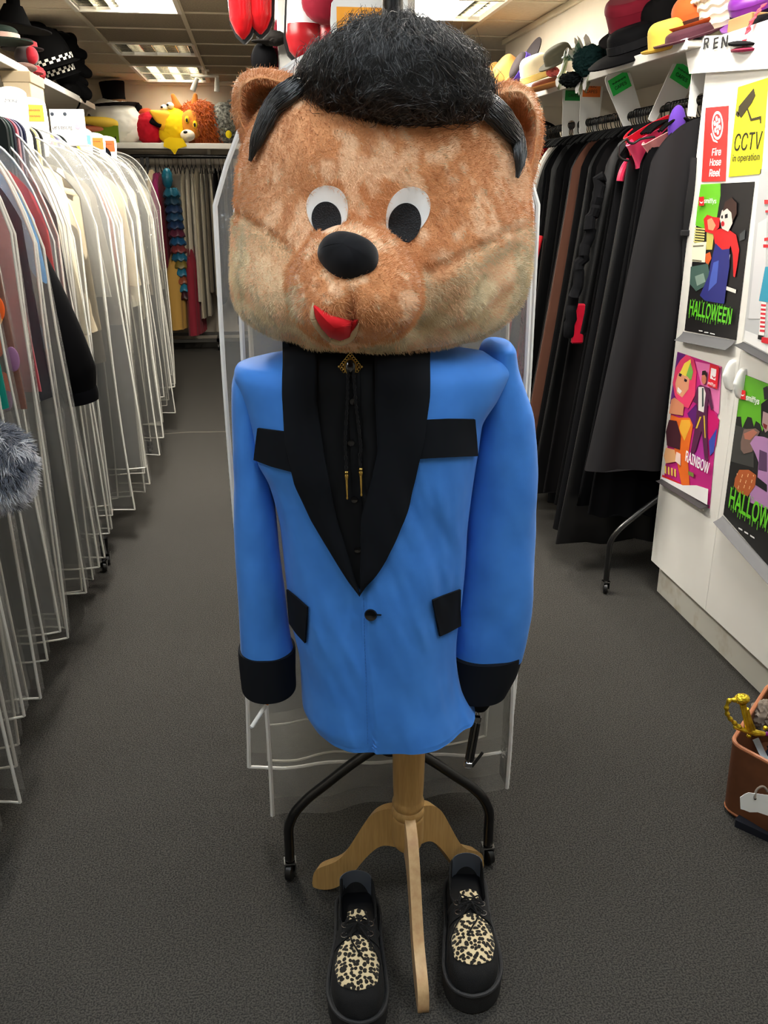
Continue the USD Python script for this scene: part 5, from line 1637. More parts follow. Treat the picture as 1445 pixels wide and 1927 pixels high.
def right_hats():
    f = lambda px, py, X: atx(px, py, X)
    hat('dark red felt top hat tipped on its brim on the right shelf', f(1198, 62, 1.52), (.10, .108, .135, .2), .045, hue((112, 12, 34)), hue((14, 12, 14)), hue((30, 8, 14)), (16, -22, 0))
    hat('black wide brimmed hat lying under the dark red top hat', f(1192, 92, 1.46), (.095, .09, .08, .5), .08, hue((13, 13, 15)), None, hue((24, 24, 26)), (6, -20, 0), curl=-.02)
    hat('black felt hat behind the dark red top hat', f(1252, 48, 1.58), (.09, .085, .10, .6), .05, hue((16, 15, 16)), rot=(0, -18, 0))
    hat('mustard yellow felt hat beside the orange bowler', f(1262, 88, 1.44), (.075, .070, .085, .5), .022, hue((214, 176, 70)), hue((200, 160, 60)), None, (4, -16, 0), curl=.005)
    hat('orange bowler hat with a brown band and curled brim on the shelf corner', f(1314, 48, 1.52), (.082, .08, .105, .8), .045, hue((192, 84, 34)), hue((184, 78, 30)), hue((60, 28, 18)), (6, -20, 0), curl=.024)
    hat('dark plum hat squeezed under the orange bowler', f(1300, 68, 1.47), (.085, .08, .03, .5), .035, hue((70, 34, 44)), rot=(4, -18, 0))
    t = obj('fur_hat', blob(f(1266, 8, 1.60), (.065, .065, .055), 4, .008, 14, 3), hue((214, 210, 204)), label='white fluffy fur hat behind the dark red top hat', cat='hat')
    # green tulle fascinator
    film('tulle_green', .55, (.45, .62, .5), .6, 60, .3, (.05, .20, .13))
    film('tulle_olive', .5, (.7, .75, .55), .6, 60, .3, (.22, .30, .14))
    c = f(1095, 118, 1.40)
    t = thing('tulle_fascinator', 'dark green tulle fascinator with loose veil hanging over the shelf edge', 'fascinator', c)
    obj('cap', blob(c + A([.03, -.05, .0]), (.085, .075, .06), 4, .012, 9, 4), hue((14, 34, 34)), t)
    obj('feathers', blob(f(1075, 150, 1.37), (.05, .06, .028), 3, .012, 16, 5), hue((12, 16, 18)), t)
    rg = np.random.default_rng(6)
    for k in range(11):
        q0 = c + rg.uniform(-1, 1, 3) * A([.05, .07, .02]) + A([0, .03, .015])
        dn_ = k >= 7
        e = q0 + (A([-.02, .03, -.10]) if dn_ else A([rg.uniform(-.06, .03), rg.uniform(-.02, .12), rg.uniform(.0, .06)]))
        G = []
        for v in np.linspace(0, 1, 12):
            p = q0 * (1 - v) + e * v
            wv = .025 + .06 * v
            G.append([p + A([wv * s * .4, wv * s, .012 * math.sin(9 * s + 3 * v + k) * (.5 + v)]) + A([.010 * math.sin(7 * s + k), 0, 0]) for s in np.linspace(-1, 1, 16)])
        obj('veil', grid(A(G)), 'tulle_olive' if k >= 6 else 'tulle_green', t, smooth=True)
    hat('olive grey felt hat with a round brim beside the green tulle', f(1052, 112, 1.42), (.07, .065, .06, .6), .03, hue((92, 90, 74)), rot=(10, -30, 0), sy=.8)
    hat('cream straw hat with a printed band lit by the lamp, left of the green tulle', f(1012, 150, 1.46), (.085, .075, .115, .5), .06, hue((246, 236, 206)), None, hue((236, 206, 130)), (4, -20, 0), curl=-.012)
    hat('dark grey hat standing on edge with a purple ribbon', f(985, 130, 1.54), (.08, .075, .06, .4), .095, hue((58, 52, 54)), hue((44, 40, 42)), hue((74, 50, 150)), (0, -64, 0))
    q = f(936, 152, 1.56)
    hat('low straw hat at the bottom of the far pile of hats on the right shelf', A([1.60, q[1], 1.958]), (.10, .10, .12, .5), .05, hue((150, 104, 52)))
    hat('brown felt hat under the light straw hat in the far pile', A([1.62, f(958, 138, 1.60)[1], 1.958]), (.10, .10, .15, .5), .05, hue((96, 66, 40)))
    hat('tan straw hat leaning at the far end of the right shelf', f(930, 152, 1.56), (.09, .085, .09, .5), .07, hue((176, 124, 60)), None, hue((60, 40, 26)), (0, -42, 0))
    hat('light straw hat behind the tan one at the far end of the shelf', f(958, 138, 1.60), (.09, .085, .09, .5), .065, hue((206, 160, 92)), rot=(0, -50, 0))
    hat('brown leather hat with a turned up tan brim at the shelf edge', f(1030, 166, 1.38), (.075, .07, .04, .4), .05, hue((122, 66, 44)), hue((214, 146, 84)), None, (0, -14, 0), curl=.016)
    obj('pink_rosette', blob(f(1040, 135, 1.40), (.03, .03, .022), 3, .006, 20), hue((226, 120, 116)), label='pink fabric rosette between the cream straw hat and the green tulle', cat='rosette')
    # on the cabinet
    Zc = 1.957
    c = atx(1366, 62, 1.58)
    t = thing('crochet_hat', 'cream crochet bonnet with a scalloped edge on top of the cabinet', 'hat', c)
    R = []
    g = np.linspace(0, 2 * np.pi, 97)[:-1]
    for v in np.linspace(0, 1, 14):
        r = .074 + .018 * v + .003 * math.sin(v * 26)
        R.append(np.stack([c[0] + r * np.cos(g) * (1 + .02 * v * np.sin(12 * g)), c[1] + r * np.sin(g) * 1.1 * (1 + .02 * v * np.sin(12 * g)), Zc + .03 + .115 * v + .006 * v * np.sin(12 * g) + 0 * g], -1))
    ins = [R[-1] * A([1, 1, 1]) + (R[-1].mean(0) - R[-1]) * .06, R[0] + (R[0].mean(0) - R[0]) * .06 + A([0, 0, .01])]
    obj('body', turned(capped(A(R + ins)), ry=-14, c=c), hue((232, 220, 192)), t)
    obj('scallop', turned(cat_([blob((c[0] + .094 * math.cos(a), c[1] + .103 * math.sin(a), Zc + .146), (.009, .009, .008), 1) for a in np.linspace(0, 2 * np.pi, 33)[:-1]]), ry=-14, c=c), hue((238, 228, 202)), t)
    hat('purple satin hat at the top right of the cabinet', atx(1425, 34, 1.60), (.075, .08, .08, .3), .035, hue((104, 30, 130), .4), None, hue((30, 14, 40)), (10, -24, 0))
    hat('black straw hat with a wide brim lying on the cabinet under the purple hat', atx(1462, 66, 1.57), (.085, .08, .06, .4), .05, hue((18, 17, 19)), None, None, (8, -10, 0), curl=-.006)
    hat('wine red velvet hat whose brim hangs over the cabinet edge', atx(1440, 84, 1.53), (.06, .06, .03, .5), .035, hue((120, 20, 52)), None, None, (6, -8, 0), curl=-.006)
    hat('green felt hat behind the crochet bonnet', atx(1372, 2, 1.68), (.08, .075, .08, .7), .03, hue((36, 110, 60)), rot=(0, -12, 0))
    q = [atx(*w, X) for w, X in (((1440, 6), 1.50), ((1424, 24), 1.475), ((1410, 48), 1.465), ((1402, 72), 1.462), ((1396, 99), 1.462))]
    q = smooth_path(A(q), 40)
    G = A([[p + A([0, s * (.010 + .004 * math.sin(k * .9)), 0]) + A([-.002 * math.sin(k * 1.3), 0, 0]) for s in np.linspace(-1, 1, 5)] for k, p in enumerate(q)])
    obj('sequin_ribbon', sheet(G, .002), hue((226, 60, 76), .35), label='coral sequin ribbon dangling over the cabinet door', cat='ribbon')
    b = atx(1405, 62, 1.53)
    obj('wooden_block', box((1.545, b[1], Zc + .022), (.09, .14, .04), .003), hue((150, 118, 78)), label='small wooden box lid on the cabinet under the crochet bonnet', cat='box')


# ---------------------------------------------------------------- white cabinet with signs and posters
CX = 1.48


def cabinet():
    t = thing('cabinet', 'tall white melamine cabinet covered with posters at the right', 'cabinet', (1.63, 2.3, 0))
    obj('body', box((1.641, 2.15, 1.045), (.282, 1.74, 1.82), .002), 'white_board', t, smooth=False)
    obj('plinth', box((1.651, 2.15, .0675), (.262, 1.74, .135)), 'plinth', t, smooth=False)
    edges = [3.02, 2.572, 2.124, 1.676, 1.28]
    for a, b in zip(edges[:-1], edges[1:]):
        obj('door', box((CX + .009, (a + b) / 2, 1.045), (.018, a - b - .0016, 1.822), .0016), 'white_board', t, smooth=False)
    doors = '/World/cabinet/door', '/World/cabinet/door_001'
    for d, (px, py) in zip(doors, ((1371, 706), (1391, 722))):
        p = atx(px, py, CX - .012)
        m = []
        zz = np.linspace(-.045, .045, 24)
        R = []
        for z in np.r_[-.048, zz, .048]:
            u = min(1, max(0, 1 - abs(z) / .048)) ** .35
            dep = .030 * u + .001
            g = np.linspace(0, 2 * np.pi, 25)[:-1]
            R.append(np.stack([CX - .001 - dep * np.clip(np.cos(g), 0, 1) ** .7 + .003 * (np.cos(g) < 0), p[1] + .0145 * np.sin(g) * (.8 + .2 * u), np.full(24, p[2] + z)], -1))
        obj('handle', capped(A(R)), 'white_plastic', d, label='white plastic bow handle')


def flat(px, off, d=.0005):
    """a flat print on the cabinet front: px outline of the photograph -> thin plate lying off in front of the doors"""
    q = A([atx(x, y, CX)[1:] for x, y in px])
    po = sg.Polygon(np.c_[-q[:, 0], q[:, 1]]).buffer(0)
    return place(extruded(po, d), A([CX - off, 0, 0]), A([0, -1., 0]), A([0, 0, 1.]), A([-1., 0, 0]))


def on_front(text, px, h_px, off, col, t, name='lettering', bold=False, w_px=None, label=None, squeeze=None):
    """lettering along the cabinet front, its baseline starting at pixel px, h_px tall and w_px wide in the photograph"""
    a = atx(*px, CX)
    h = abs(atx(px[0], px[1] - h_px, CX)[2] - a[2])
    m = lettering(text, h, .0006, bold)
    if w_px:
        b = atx(px[0] + w_px, px[1], CX)
        s = abs(a[1] - b[1]) / (m.bounds[1][0] - m.bounds[0][0])
        m.apply_transform(np.diag([s, 1, 1, 1]))
    return obj(name, place(m, A([CX - off, a[1], a[2]]), A([0, -1., 0]), A([0, 0, 1.]), A([-1., 0, 0])), ink(col), t, smooth=False, label=label)


def poster(name, label, cat, corners, base, shapes, curl=None, strip=None):
    a = atx(*corners[0], CX)
    t = thing(name, label, cat, (CX - .002, a[1], a[2]))
    obj('paper', flat(corners, .0015, .0008), ink(base), t, smooth=False)
    for k, (nm, c, px) in enumerate(shapes):
        px = px if isinstance(px[0][0], (list, tuple, np.ndarray)) else [px]
        obj(nm, cat_([flat(q, .0026 + .00025 * k, .0003) for q in px]), ink(c), t, smooth=False)
    if strip is not None:
        # the lower edge has come loose and curls off the door
        (x0, y0), (x1, y1), drop, c = strip
        L, R = atx(x0, y0, CX), atx(x1, y1, CX)
        G = A([[(CX - .003 - .030 * v ** 1.6, *(L[1:] * (1 - u) + R[1:] * u - A([0, drop * v]))) for u in np.linspace(0, 1, 8)] for v in np.linspace(0, 1, 8)])
        obj('curled_edge', sheet(G, .0008), ink(c), t)
    return t


def smile_logo(x, y, s, t, off, sk=.12):
    """the red square with a white smile"""
    obj('logo_square', flat([(x, y), (x + s, y - sk * s), (x + s, y + s * 1.75 - sk * s), (x, y + s * 1.75)], off, .0003), ink((222, 30, 40)), t, smooth=False)
    a = np.linspace(.35, 2.8, 14)
    q = [(x + s * .5 + s * .33 * math.cos(k), y + s * .75 + s * .5 * math.sin(k)) for k in a] + [(x + s * .5 + s * .33 * math.cos(k), y + s * .68 + s * .32 * math.sin(k)) for k in a[::-1]]
    obj('logo_smile', flat(q, off + .0004, .0003), ink((240, 240, 240)), t, smooth=False)


def drips(x0, x1, y, n, h, seed, sk=0):
    rg = random.Random(seed)
    out = [(x0, y - 30)]
    for k in range(n):
        x = x0 + (x1 - x0) * k / n
        w = (x1 - x0) / n
        d = rg.uniform(.2, 1) * h
        yy = y + sk * k / n
        out += [(x + w * .1, yy), (x + w * .3, yy + d), (x + w * .5, yy + d), (x + w * .75, yy)]
    return out + [(x1, y + sk), (x1, y - 30 + sk)]


def posters():
    # fire hose reel sign
    t = poster('fire_hose_sign', 'red Fire Hose Reel sign high on the white cabinet', 'sign', [(1329, 203), (1372, 199), (1366, 341), (1321, 342)], (226, 58, 54), [])
    c = (1351.5, 236)
    rim = sg.Polygon(ell(*c, 10.5, 27, 40)).difference(sg.Polygon(ell(*c, 8, 21, 40)))
    obj('reel_rim', flat(list(rim.exterior.coords)[:-1], .0026), ink((238, 236, 230)), t, smooth=False)
    obj('reel_disc', flat(ell(*c, 8.2, 21.5, 40), .0030), ink((226, 58, 54)), t, smooth=False)
    for k in range(6):
        a = k * np.pi / 3 + .3
        obj('reel_spoke', flat(ell(c[0] + 5 * math.cos(a), c[1] + 13 * math.sin(a), 2.1, 5.2, 14), .0034), ink((238, 236, 230)), t, smooth=False)
    obj('reel_hub', flat(ell(*c, 2.6, 6.5, 18), .0034), ink((238, 236, 230)), t, smooth=False)
    obj('hose', flat([(1341, 250), (1345, 262), (1352, 266), (1352, 269), (1344, 266), (1339, 252)], .0034), ink((238, 236, 230)), t, smooth=False)
    for s, x, y, w in (('Fire', 1340, 293, 17), ('Hose', 1336, 312, 21), ('Reel', 1335, 332, 20)):
        on_front(s, (x, y), 13, .0030, (240, 238, 232), t, bold=True, w_px=w)
    # cctv sign
    t = poster('cctv_sign', 'yellow CCTV in operation sign at the top right of the cabinet', 'sign', [(1390, 164), (1447, 146), (1433, 327), (1372, 333)], (242, 232, 40), [])
    g = (58, 50, 28)
    obj('camera_symbol', flat([(1392, 200), (1420, 166), (1423, 180), (1416, 194), (1396, 222), (1390, 214)], .0028), ink(g), t, smooth=False)
    obj('camera_lens', flat([(1388, 208), (1393, 214), (1391, 221), (1386, 216)], .0028), ink(g), t, smooth=False)
    obj('camera_arm', flat([(1407, 206), (1409, 204), (1416, 223), (1434, 218), (1434, 232), (1432, 232), (1431, 224), (1414, 228)], .0028), ink(g), t, smooth=False)
    on_front('CCTV', (1381, 284), 31, .0030, (40, 36, 20), t, w_px=50)
    on_front('in operation', (1379, 304), 12, .0030, (52, 46, 26), t, w_px=50)
    # paper with REN
    a = atx(1290, 68, 1.462)
    t = thing('paper_notice', 'white paper notice lettered REN taped to the top corner of the cabinet', 'notice', (1.462, a[1], a[2]))
    L0, L1, R0, R1 = atx(1286, 70, 1.462), atx(1297, 139, 1.462), atx(1460, 60, 1.462), atx(1460, 128, 1.462)
    G = A([[(1.462 - .004 * math.sin(u * 5) * v, *((L0 * (1 - v) + L1 * v)[1:] * (1 - u) + (R0 * (1 - v) + R1 * v)[1:] * u)) for u in np.linspace(0, 1, 14)] for v in np.linspace(0, 1, 8)])
    obj('paper', sheet(G, .001), 'paper_white', t)
    for s, x, y in (('R', 1322, 93), ('E', 1340, 93), ('N', 1355, 91)):
        p = atx(x, y, 1.455)
        m = lettering(s, .030, .001, True)
        obj('letter', place(m, p, A([0, -1.5, 0]), A([0, 0, 1.]), A([-1., 0, 0])), ink((36, 36, 38)), t, smooth=False)
    # halloween poster, upper
    t = poster('halloween_poster', 'upper Halloween poster with a figure in red and blue beside a green panel', 'poster', [(1320, 347), (1421, 342), (1386, 640), (1289, 622)], (22, 20, 22), [
        ('green_panel', (104, 190, 40), [(1320, 347), (1357, 345), (1357, 368), (1350, 412), (1341, 436), (1310, 424), (1313, 396)]),
        ('blind', (206, 200, 120), [[(1309 - k * .5, 428 + k * 5), (1328 - k * .4, 430 + k * 5), (1328 - k * .4, 433 + k * 5), (1309 - k * .5, 431 + k * 5)] for k in range(6)]),
        ('window', (226, 226, 204), [(1304, 458), (1331, 455), (1328, 494), (1303, 492)]),
        ('window_bar', (120, 116, 96), [(1306, 462), (1326, 461), (1325, 464), (1306, 465)]),
        ('window_bar', (120, 116, 96), [(1305, 488), (1322, 490), (1322, 493), (1304, 491)]),
        ('curtain', (196, 186, 96), [(1332, 436), (1346, 438), (1342, 470), (1331, 470)]),
        ('flower', (206, 92, 40), [(1330, 478), (1338, 474), (1341, 486), (1334, 500), (1329, 492)]),
        ('kitchen_clutter', (66, 92, 84), [(1302, 502), (1334, 496), (1338, 516), (1330, 538), (1312, 548), (1300, 534)]),
        ('sink', (128, 150, 138), [(1310, 520), (1326, 514), (1330, 530), (1314, 538)]),
        ('grey_panel', (66, 70, 72), [(1395, 440), (1405, 432), (1404, 450), (1394, 454)]),
        ('counter_edge', (214, 214, 206), [[(1368, 538), (1388, 545), (1387, 552), (1367, 545)], [(1370, 496), (1377, 478), (1374, 500), (1369, 526)]]),
        ('red_jumper', (206, 30, 34), [(1344, 436), (1358, 430), (1374, 432), (1388, 442), (1394, 470), (1390, 500), (1386, 522), (1383, 520), (1382, 480), (1378, 462), (1374, 472), (1362, 474), (1349, 462)]),
        ('raised_arm', (210, 36, 38), [(1327, 412), (1334, 404), (1344, 408), (1358, 410), (1356, 428), (1344, 440), (1330, 436)]),
        ('hand', (232, 150, 110), [(1334, 414), (1342, 410), (1350, 424), (1345, 434), (1336, 432)]),
        ('blue_skirt', (40, 44, 120), [(1350, 458), (1362, 470), (1376, 468), (1376, 500), (1370, 540), (1366, 572), (1330, 566), (1320, 556), (1336, 520), (1344, 480)]),
        ('skirt_fold', (70, 92, 180), [(1346, 494), (1356, 490), (1352, 532), (1336, 548), (1340, 522)]),
        ('painted_face', (216, 206, 196), [(1362, 396), (1372, 390), (1382, 398), (1382, 420), (1374, 436), (1362, 430), (1358, 412)]),
        ('dark_hair', (54, 30, 24), [(1364, 398), (1368, 380), (1380, 372), (1390, 382), (1390, 402), (1382, 418), (1380, 400), (1372, 392)]),
        ('eye_paint', (30, 28, 32), [[(1368, 404), (1373, 402), (1373, 410), (1368, 411)], [(1361, 406), (1364, 405), (1364, 411), (1361, 411)]]),
        ('lips', (190, 30, 40), ell(1364, 421, 3.2, 5, 12)),
        ('small_print', (220, 220, 220), [[(1319, 621), (1326, 622), (1326, 624), (1319, 623)], [(1329, 624), (1337, 625), (1337, 627), (1329, 626)], [(1340, 626), (1349, 628), (1349, 630), (1340, 628)]]),
    ], strip=((1287, 624), (1385, 641), .030, (96, 96, 98)))
    smile_logo(1320, 371, 9.5, t, .0092)
    on_front('smiffys', (1329, 382), 9, .0092, (236, 238, 230), t, w_px=23)
    slanted('HALLOWEEN', (1300, 590), (1379, 609), 26, .0096, (96, 196, 40), t, 17)
    # rainbow poster
    t = poster('rainbow_poster', 'pink and orange Rainbow poster on the lower cabinet door', 'poster', [(1276, 662), (1359, 690), (1336, 957), (1250, 905)], (196, 40, 130), [
        ('violet_corner', (104, 40, 122), [(1276, 662), (1296, 669), (1284, 700), (1268, 760), (1262, 760)]),
        ('pink_light', (232, 120, 180), [(1310, 680), (1359, 690), (1354, 780), (1330, 760)]),
        ('magenta_shard', (206, 24, 110), [(1336, 760), (1355, 790), (1348, 840), (1332, 820)]),
        ('violet_shard', (96, 34, 112), [(1295, 778), (1312, 760), (1318, 800), (1306, 806)]),
        ('purple_shard', (176, 50, 150), [(1318, 812), (1334, 816), (1328, 880), (1302, 860)]),
        ('blue_shard', (60, 80, 180), [(1336, 830), (1351, 806), (1345, 850), (1338, 858)]),
        ('orange_dress', (232, 110, 40), [(1264, 780), (1280, 786), (1300, 786), (1306, 800), (1296, 860), (1300, 916), (1284, 912), (1276, 870), (1262, 800)]),
        ('yellow_light', (240, 176, 60), [(1284, 790), (1300, 790), (1302, 800), (1290, 830), (1280, 806)]),
        ('pink_hair', (232, 66, 110), [(1282, 678), (1294, 667), (1308, 676), (1313, 700), (1310, 744), (1298, 768), (1284, 764), (1272, 744), (1268, 720), (1274, 692)]),
        ('face', (226, 156, 120), [(1278, 704), (1290, 690), (1300, 706), (1298, 732), (1286, 748), (1276, 740), (1273, 722)]),
        ('fringe_yellow', (240, 214, 80), [(1290, 684), (1302, 676), (1304, 700), (1292, 708), (1282, 702)]),
        ('fringe_green', (120, 180, 80), [(1302, 682), (1307, 700), (1303, 716), (1294, 706)]),
        ('smile', (240, 232, 230), [(1278, 728), (1286, 736), (1282, 741), (1277, 736)]),
        ('eyes', (40, 30, 40), [[(1281, 702), (1286, 704), (1284, 709), (1280, 707)], [(1291, 712), (1296, 715), (1294, 719), (1290, 717)]]),
        ('neck', (214, 140, 104), [(1272, 748), (1290, 762), (1288, 782), (1262, 778), (1266, 752)]),
        ('dark_sleeve', (70, 34, 44), [(1262, 790), (1276, 792), (1284, 820), (1282, 846), (1258, 838), (1256, 812)]),
        ('knee', (226, 170, 120), [(1256, 842), (1272, 846), (1278, 868), (1256, 872), (1252, 858)]),
        ('striped_sock', (232, 200, 90), [[(1254 + k * 6, 876 + k * 2), (1257 + k * 6, 877 + k * 2), (1257 + k * 6, 892 + k * 2), (1254 + k * 6, 890 + k * 2)] for k in range(4)]),
        ('white_shoe', (236, 206, 196), [(1276, 850), (1284, 854), (1284, 876), (1274, 868)]),
        ('striped_suit', (90, 40, 74), [(1316, 728), (1322, 724), (1338, 730), (1346, 768), (1342, 772), (1336, 750), (1334, 778), (1334, 820), (1336, 866), (1330, 866), (1324, 810), (1312, 850), (1302, 858), (1312, 800), (1316, 760), (1308, 756)]),
        ('white_vest', (232, 226, 222), [(1318, 728), (1328, 728), (1332, 740), (1328, 776), (1318, 772)]),
        ('tie', (60, 76, 72), [(1325, 730), (1328, 730), (1328, 764), (1325, 766)]),
        ('yellow_stripe', (226, 196, 60), [[(1321, 784), (1324, 784), (1316, 806), (1313, 806)], [(1328, 782), (1330, 782), (1332, 824), (1330, 824)]]),
        ('man_face', (196, 120, 90), ell(1329, 713, 4.5, 10, 18)),
        ('man_hair', (40, 28, 26), [(1325, 706), (1326, 698), (1332, 697), (1335, 704), (1334, 712), (1331, 705)]),
        ('logo_panel', (222, 30, 50), [(1341, 684), (1358, 690), (1354, 732), (1336, 726)]),
        ('logo_box', (240, 236, 236), [(1343, 692), (1353, 695), (1351, 716), (1341, 712)]),
        ('logo_mouth', (200, 40, 60), [(1345, 706), (1348, 710), (1352, 708), (1351, 711), (1348, 713), (1345, 709)]),
        ('floor_band', (206, 40, 40), [(1251, 893), (1284, 908), (1284, 912), (1250, 897)]),
        ('colour_bricks', (120, 130, 60), [(1300, 886), (1310, 890), (1310, 898), (1300, 893)]),
        ('white_band', (240, 238, 238), [(1250, 897), (1290, 913), (1316, 913), (1338, 920), (1336, 950), (1250, 902)]),
    ], strip=((1250, 899), (1336, 951), .012, (52, 50, 52)))
    on_front('smiffys', (1338, 722), 6, .0125, (240, 236, 236), t, w_px=15)
    slanted('RAINBOW', (1295, 866), (1339, 891), 20, .0130, (244, 240, 244), t, 0)
    # lower halloween poster
    t = poster('halloween_poster', 'lower Halloween poster with a zombie rabbit girl in a lilac dress', 'poster', [(1398, 703), (1497, 742), (1470, 1092), (1362, 968)], (30, 30, 30), [
        ('green_panel', (96, 176, 36), [(1398, 703), (1450, 724), (1446, 800)] + [(1440, 800), (1436, 812), (1432, 798), (1424, 792), (1420, 803), (1416, 786), (1408, 784), (1398, 806), (1396, 784), (1388, 784)]),
        ('grey_wood', (62, 62, 60), [(1386, 800), (1420, 812), (1420, 880), (1376, 868)]),
        ('black_hair', (14, 13, 15), [(1434, 760), (1450, 748), (1470, 770), (1466, 830), (1444, 812), (1434, 800)]),
        ('rabbit_ear', (40, 34, 38), [(1438, 730), (1446, 726), (1450, 750), (1440, 752)]),
        ('zombie_face', (170, 140, 140), [(1438, 774), (1452, 780), (1452, 806), (1442, 814), (1436, 798)]),
        ('dark_mouth', (120, 30, 36), [(1438, 796), (1446, 800), (1444, 808), (1439, 804)]),
        ('arm', (120, 96, 88), [(1396, 832), (1402, 808), (1424, 806), (1432, 812), (1424, 828), (1418, 850), (1402, 854), (1396, 846)]),
        ('hand', (176, 110, 90), [(1402, 816), (1420, 808), (1428, 814), (1414, 828), (1404, 826)]),
        ('lilac_dress', (176, 128, 178), [(1414, 834), (1424, 820), (1440, 822), (1460, 830), (1462, 880), (1450, 900), (1452, 960), (1410, 944), (1418, 910), (1428, 900), (1430, 870), (1424, 854)]),
        ('bodice', (90, 60, 96), [(1432, 846), (1446, 852), (1446, 888), (1430, 884)]),
        ('belt', (26, 24, 28), [(1426, 896), (1446, 912), (1446, 926), (1424, 912)]),
        ('pumpkin', (176, 90, 46), [(1386, 900), (1394, 884), (1412, 884), (1426, 894), (1424, 914), (1410, 934), (1392, 926), (1384, 914)]),
        ('seeds', (226, 180, 130), [ell(1390 + (k * 7) % 32, 892 + (k * 11) % 32, .9, 1.8, 6) for k in range(18)]),
        ('small_print', (226, 226, 226), [[(1393, 992), (1400, 996), (1400, 999), (1393, 995)], [(1404, 999), (1411, 1003), (1411, 1006), (1404, 1002)], [(1415, 1006), (1423, 1011), (1423, 1014), (1415, 1009)]]),
    ], strip=((1361, 970), (1470, 1090), .022, (104, 104, 106)))
    smile_logo(1397, 733, 10, t, .0075, -.2)
    slanted('smiffys', (1407, 752), (1432, 761), 11, .0075, (238, 240, 232), t, 0)
    slanted('HALLOWEEN', (1374, 950), (1484, 1016), 36, .0080, (100, 200, 40), t, 23)
    # a fourth poster, half outside the frame
    poster('doll_poster', 'pale poster with a blue skirt and striped stockings cut by the picture edge', 'poster', [(1432, 318), (1520, 318), (1490, 690), (1400, 642)], (186, 188, 190), [
        ('white_floor', (226, 226, 226), [(1404, 622), (1478, 650), (1476, 680), (1401, 641)]),
        ('light_panel', (206, 206, 208), [(1428, 420), (1445, 410), (1440, 600), (1410, 600)]),
        ('striped_sleeve', (206, 40, 50), [[(1440, 448), (1450, 446), (1450, 452), (1440, 454)], [(1438, 460), (1450, 460), (1450, 466), (1438, 466)]]),
        ('blue_skirt', (50, 150, 180), [(1442, 502), (1460, 502), (1466, 572), (1430, 566)]),
        ('stocking', (238, 234, 230), [(1435, 568), (1444, 569), (1440, 632), (1430, 630)]),
        ('stocking_stripe', (206, 40, 56), [[(1434.5 - k * .4, 572 + k * 8), (1443.5 - k * .4, 573 + k * 8), (1443 - k * .4, 577 + k * 8), (1434.3 - k * .4, 576 + k * 8)] for k in range(7)]),
        ('black_shoe', (24, 22, 26), [(1429, 630), (1438, 632), (1437, 640), (1428, 638)]),
        ('red_tag', (206, 30, 46), [(1436, 634), (1450, 636), (1450, 648), (1435, 644)]),
        ('red_mark', (196, 50, 56), [[(1441, 376), (1450, 376), (1450, 384), (1441, 384)], [(1443, 396), (1450, 395), (1450, 400), (1443, 400)]]),
    ], strip=((1400, 643), (1490, 690), .010, (60, 60, 62)))


def slanted(text, p0, p1, h_px, off, col, t, drip):
    """lettering whose baseline runs from pixel p0 to p1 on the cabinet front, with dripping feet"""
    a, b = atx(*p0, CX), atx(*p1, CX)
    h = abs(atx(p0[0], p0[1] - h_px, CX)[2] - a[2])
    m = lettering(text, h, .0006, True)
    ln = m.bounds[1][0] - m.bounds[0][0]
    ex = (b - a) / ln
    obj('lettering', place(m, a + A([-off, 0, 0]), ex, A([0, 0, 1.]), A([-1., 0, 0])), ink(col), t, smooth=False)
    if drip:
        rg = random.Random(len(text) + drip)
        q = []
        for k in range(drip):
            u = (k + .5) / drip
            p = a * (1 - u) + b * u
            l_ = h * rg.uniform(.10, .38)
            q.append(box((CX - off - .0002, p[1], p[2] - l_ / 2 + h * .05), (.0004, .0028, l_ + h * .1)))
            l_ = h * rg.uniform(.05, .22)
            q.append(box((CX - off - .0002, p[1] + .004, p[2] + h + l_ / 2 - h * .03), (.0004, .0022, l_)))
        obj('drip', cat_(q), ink(col), t, smooth=False)


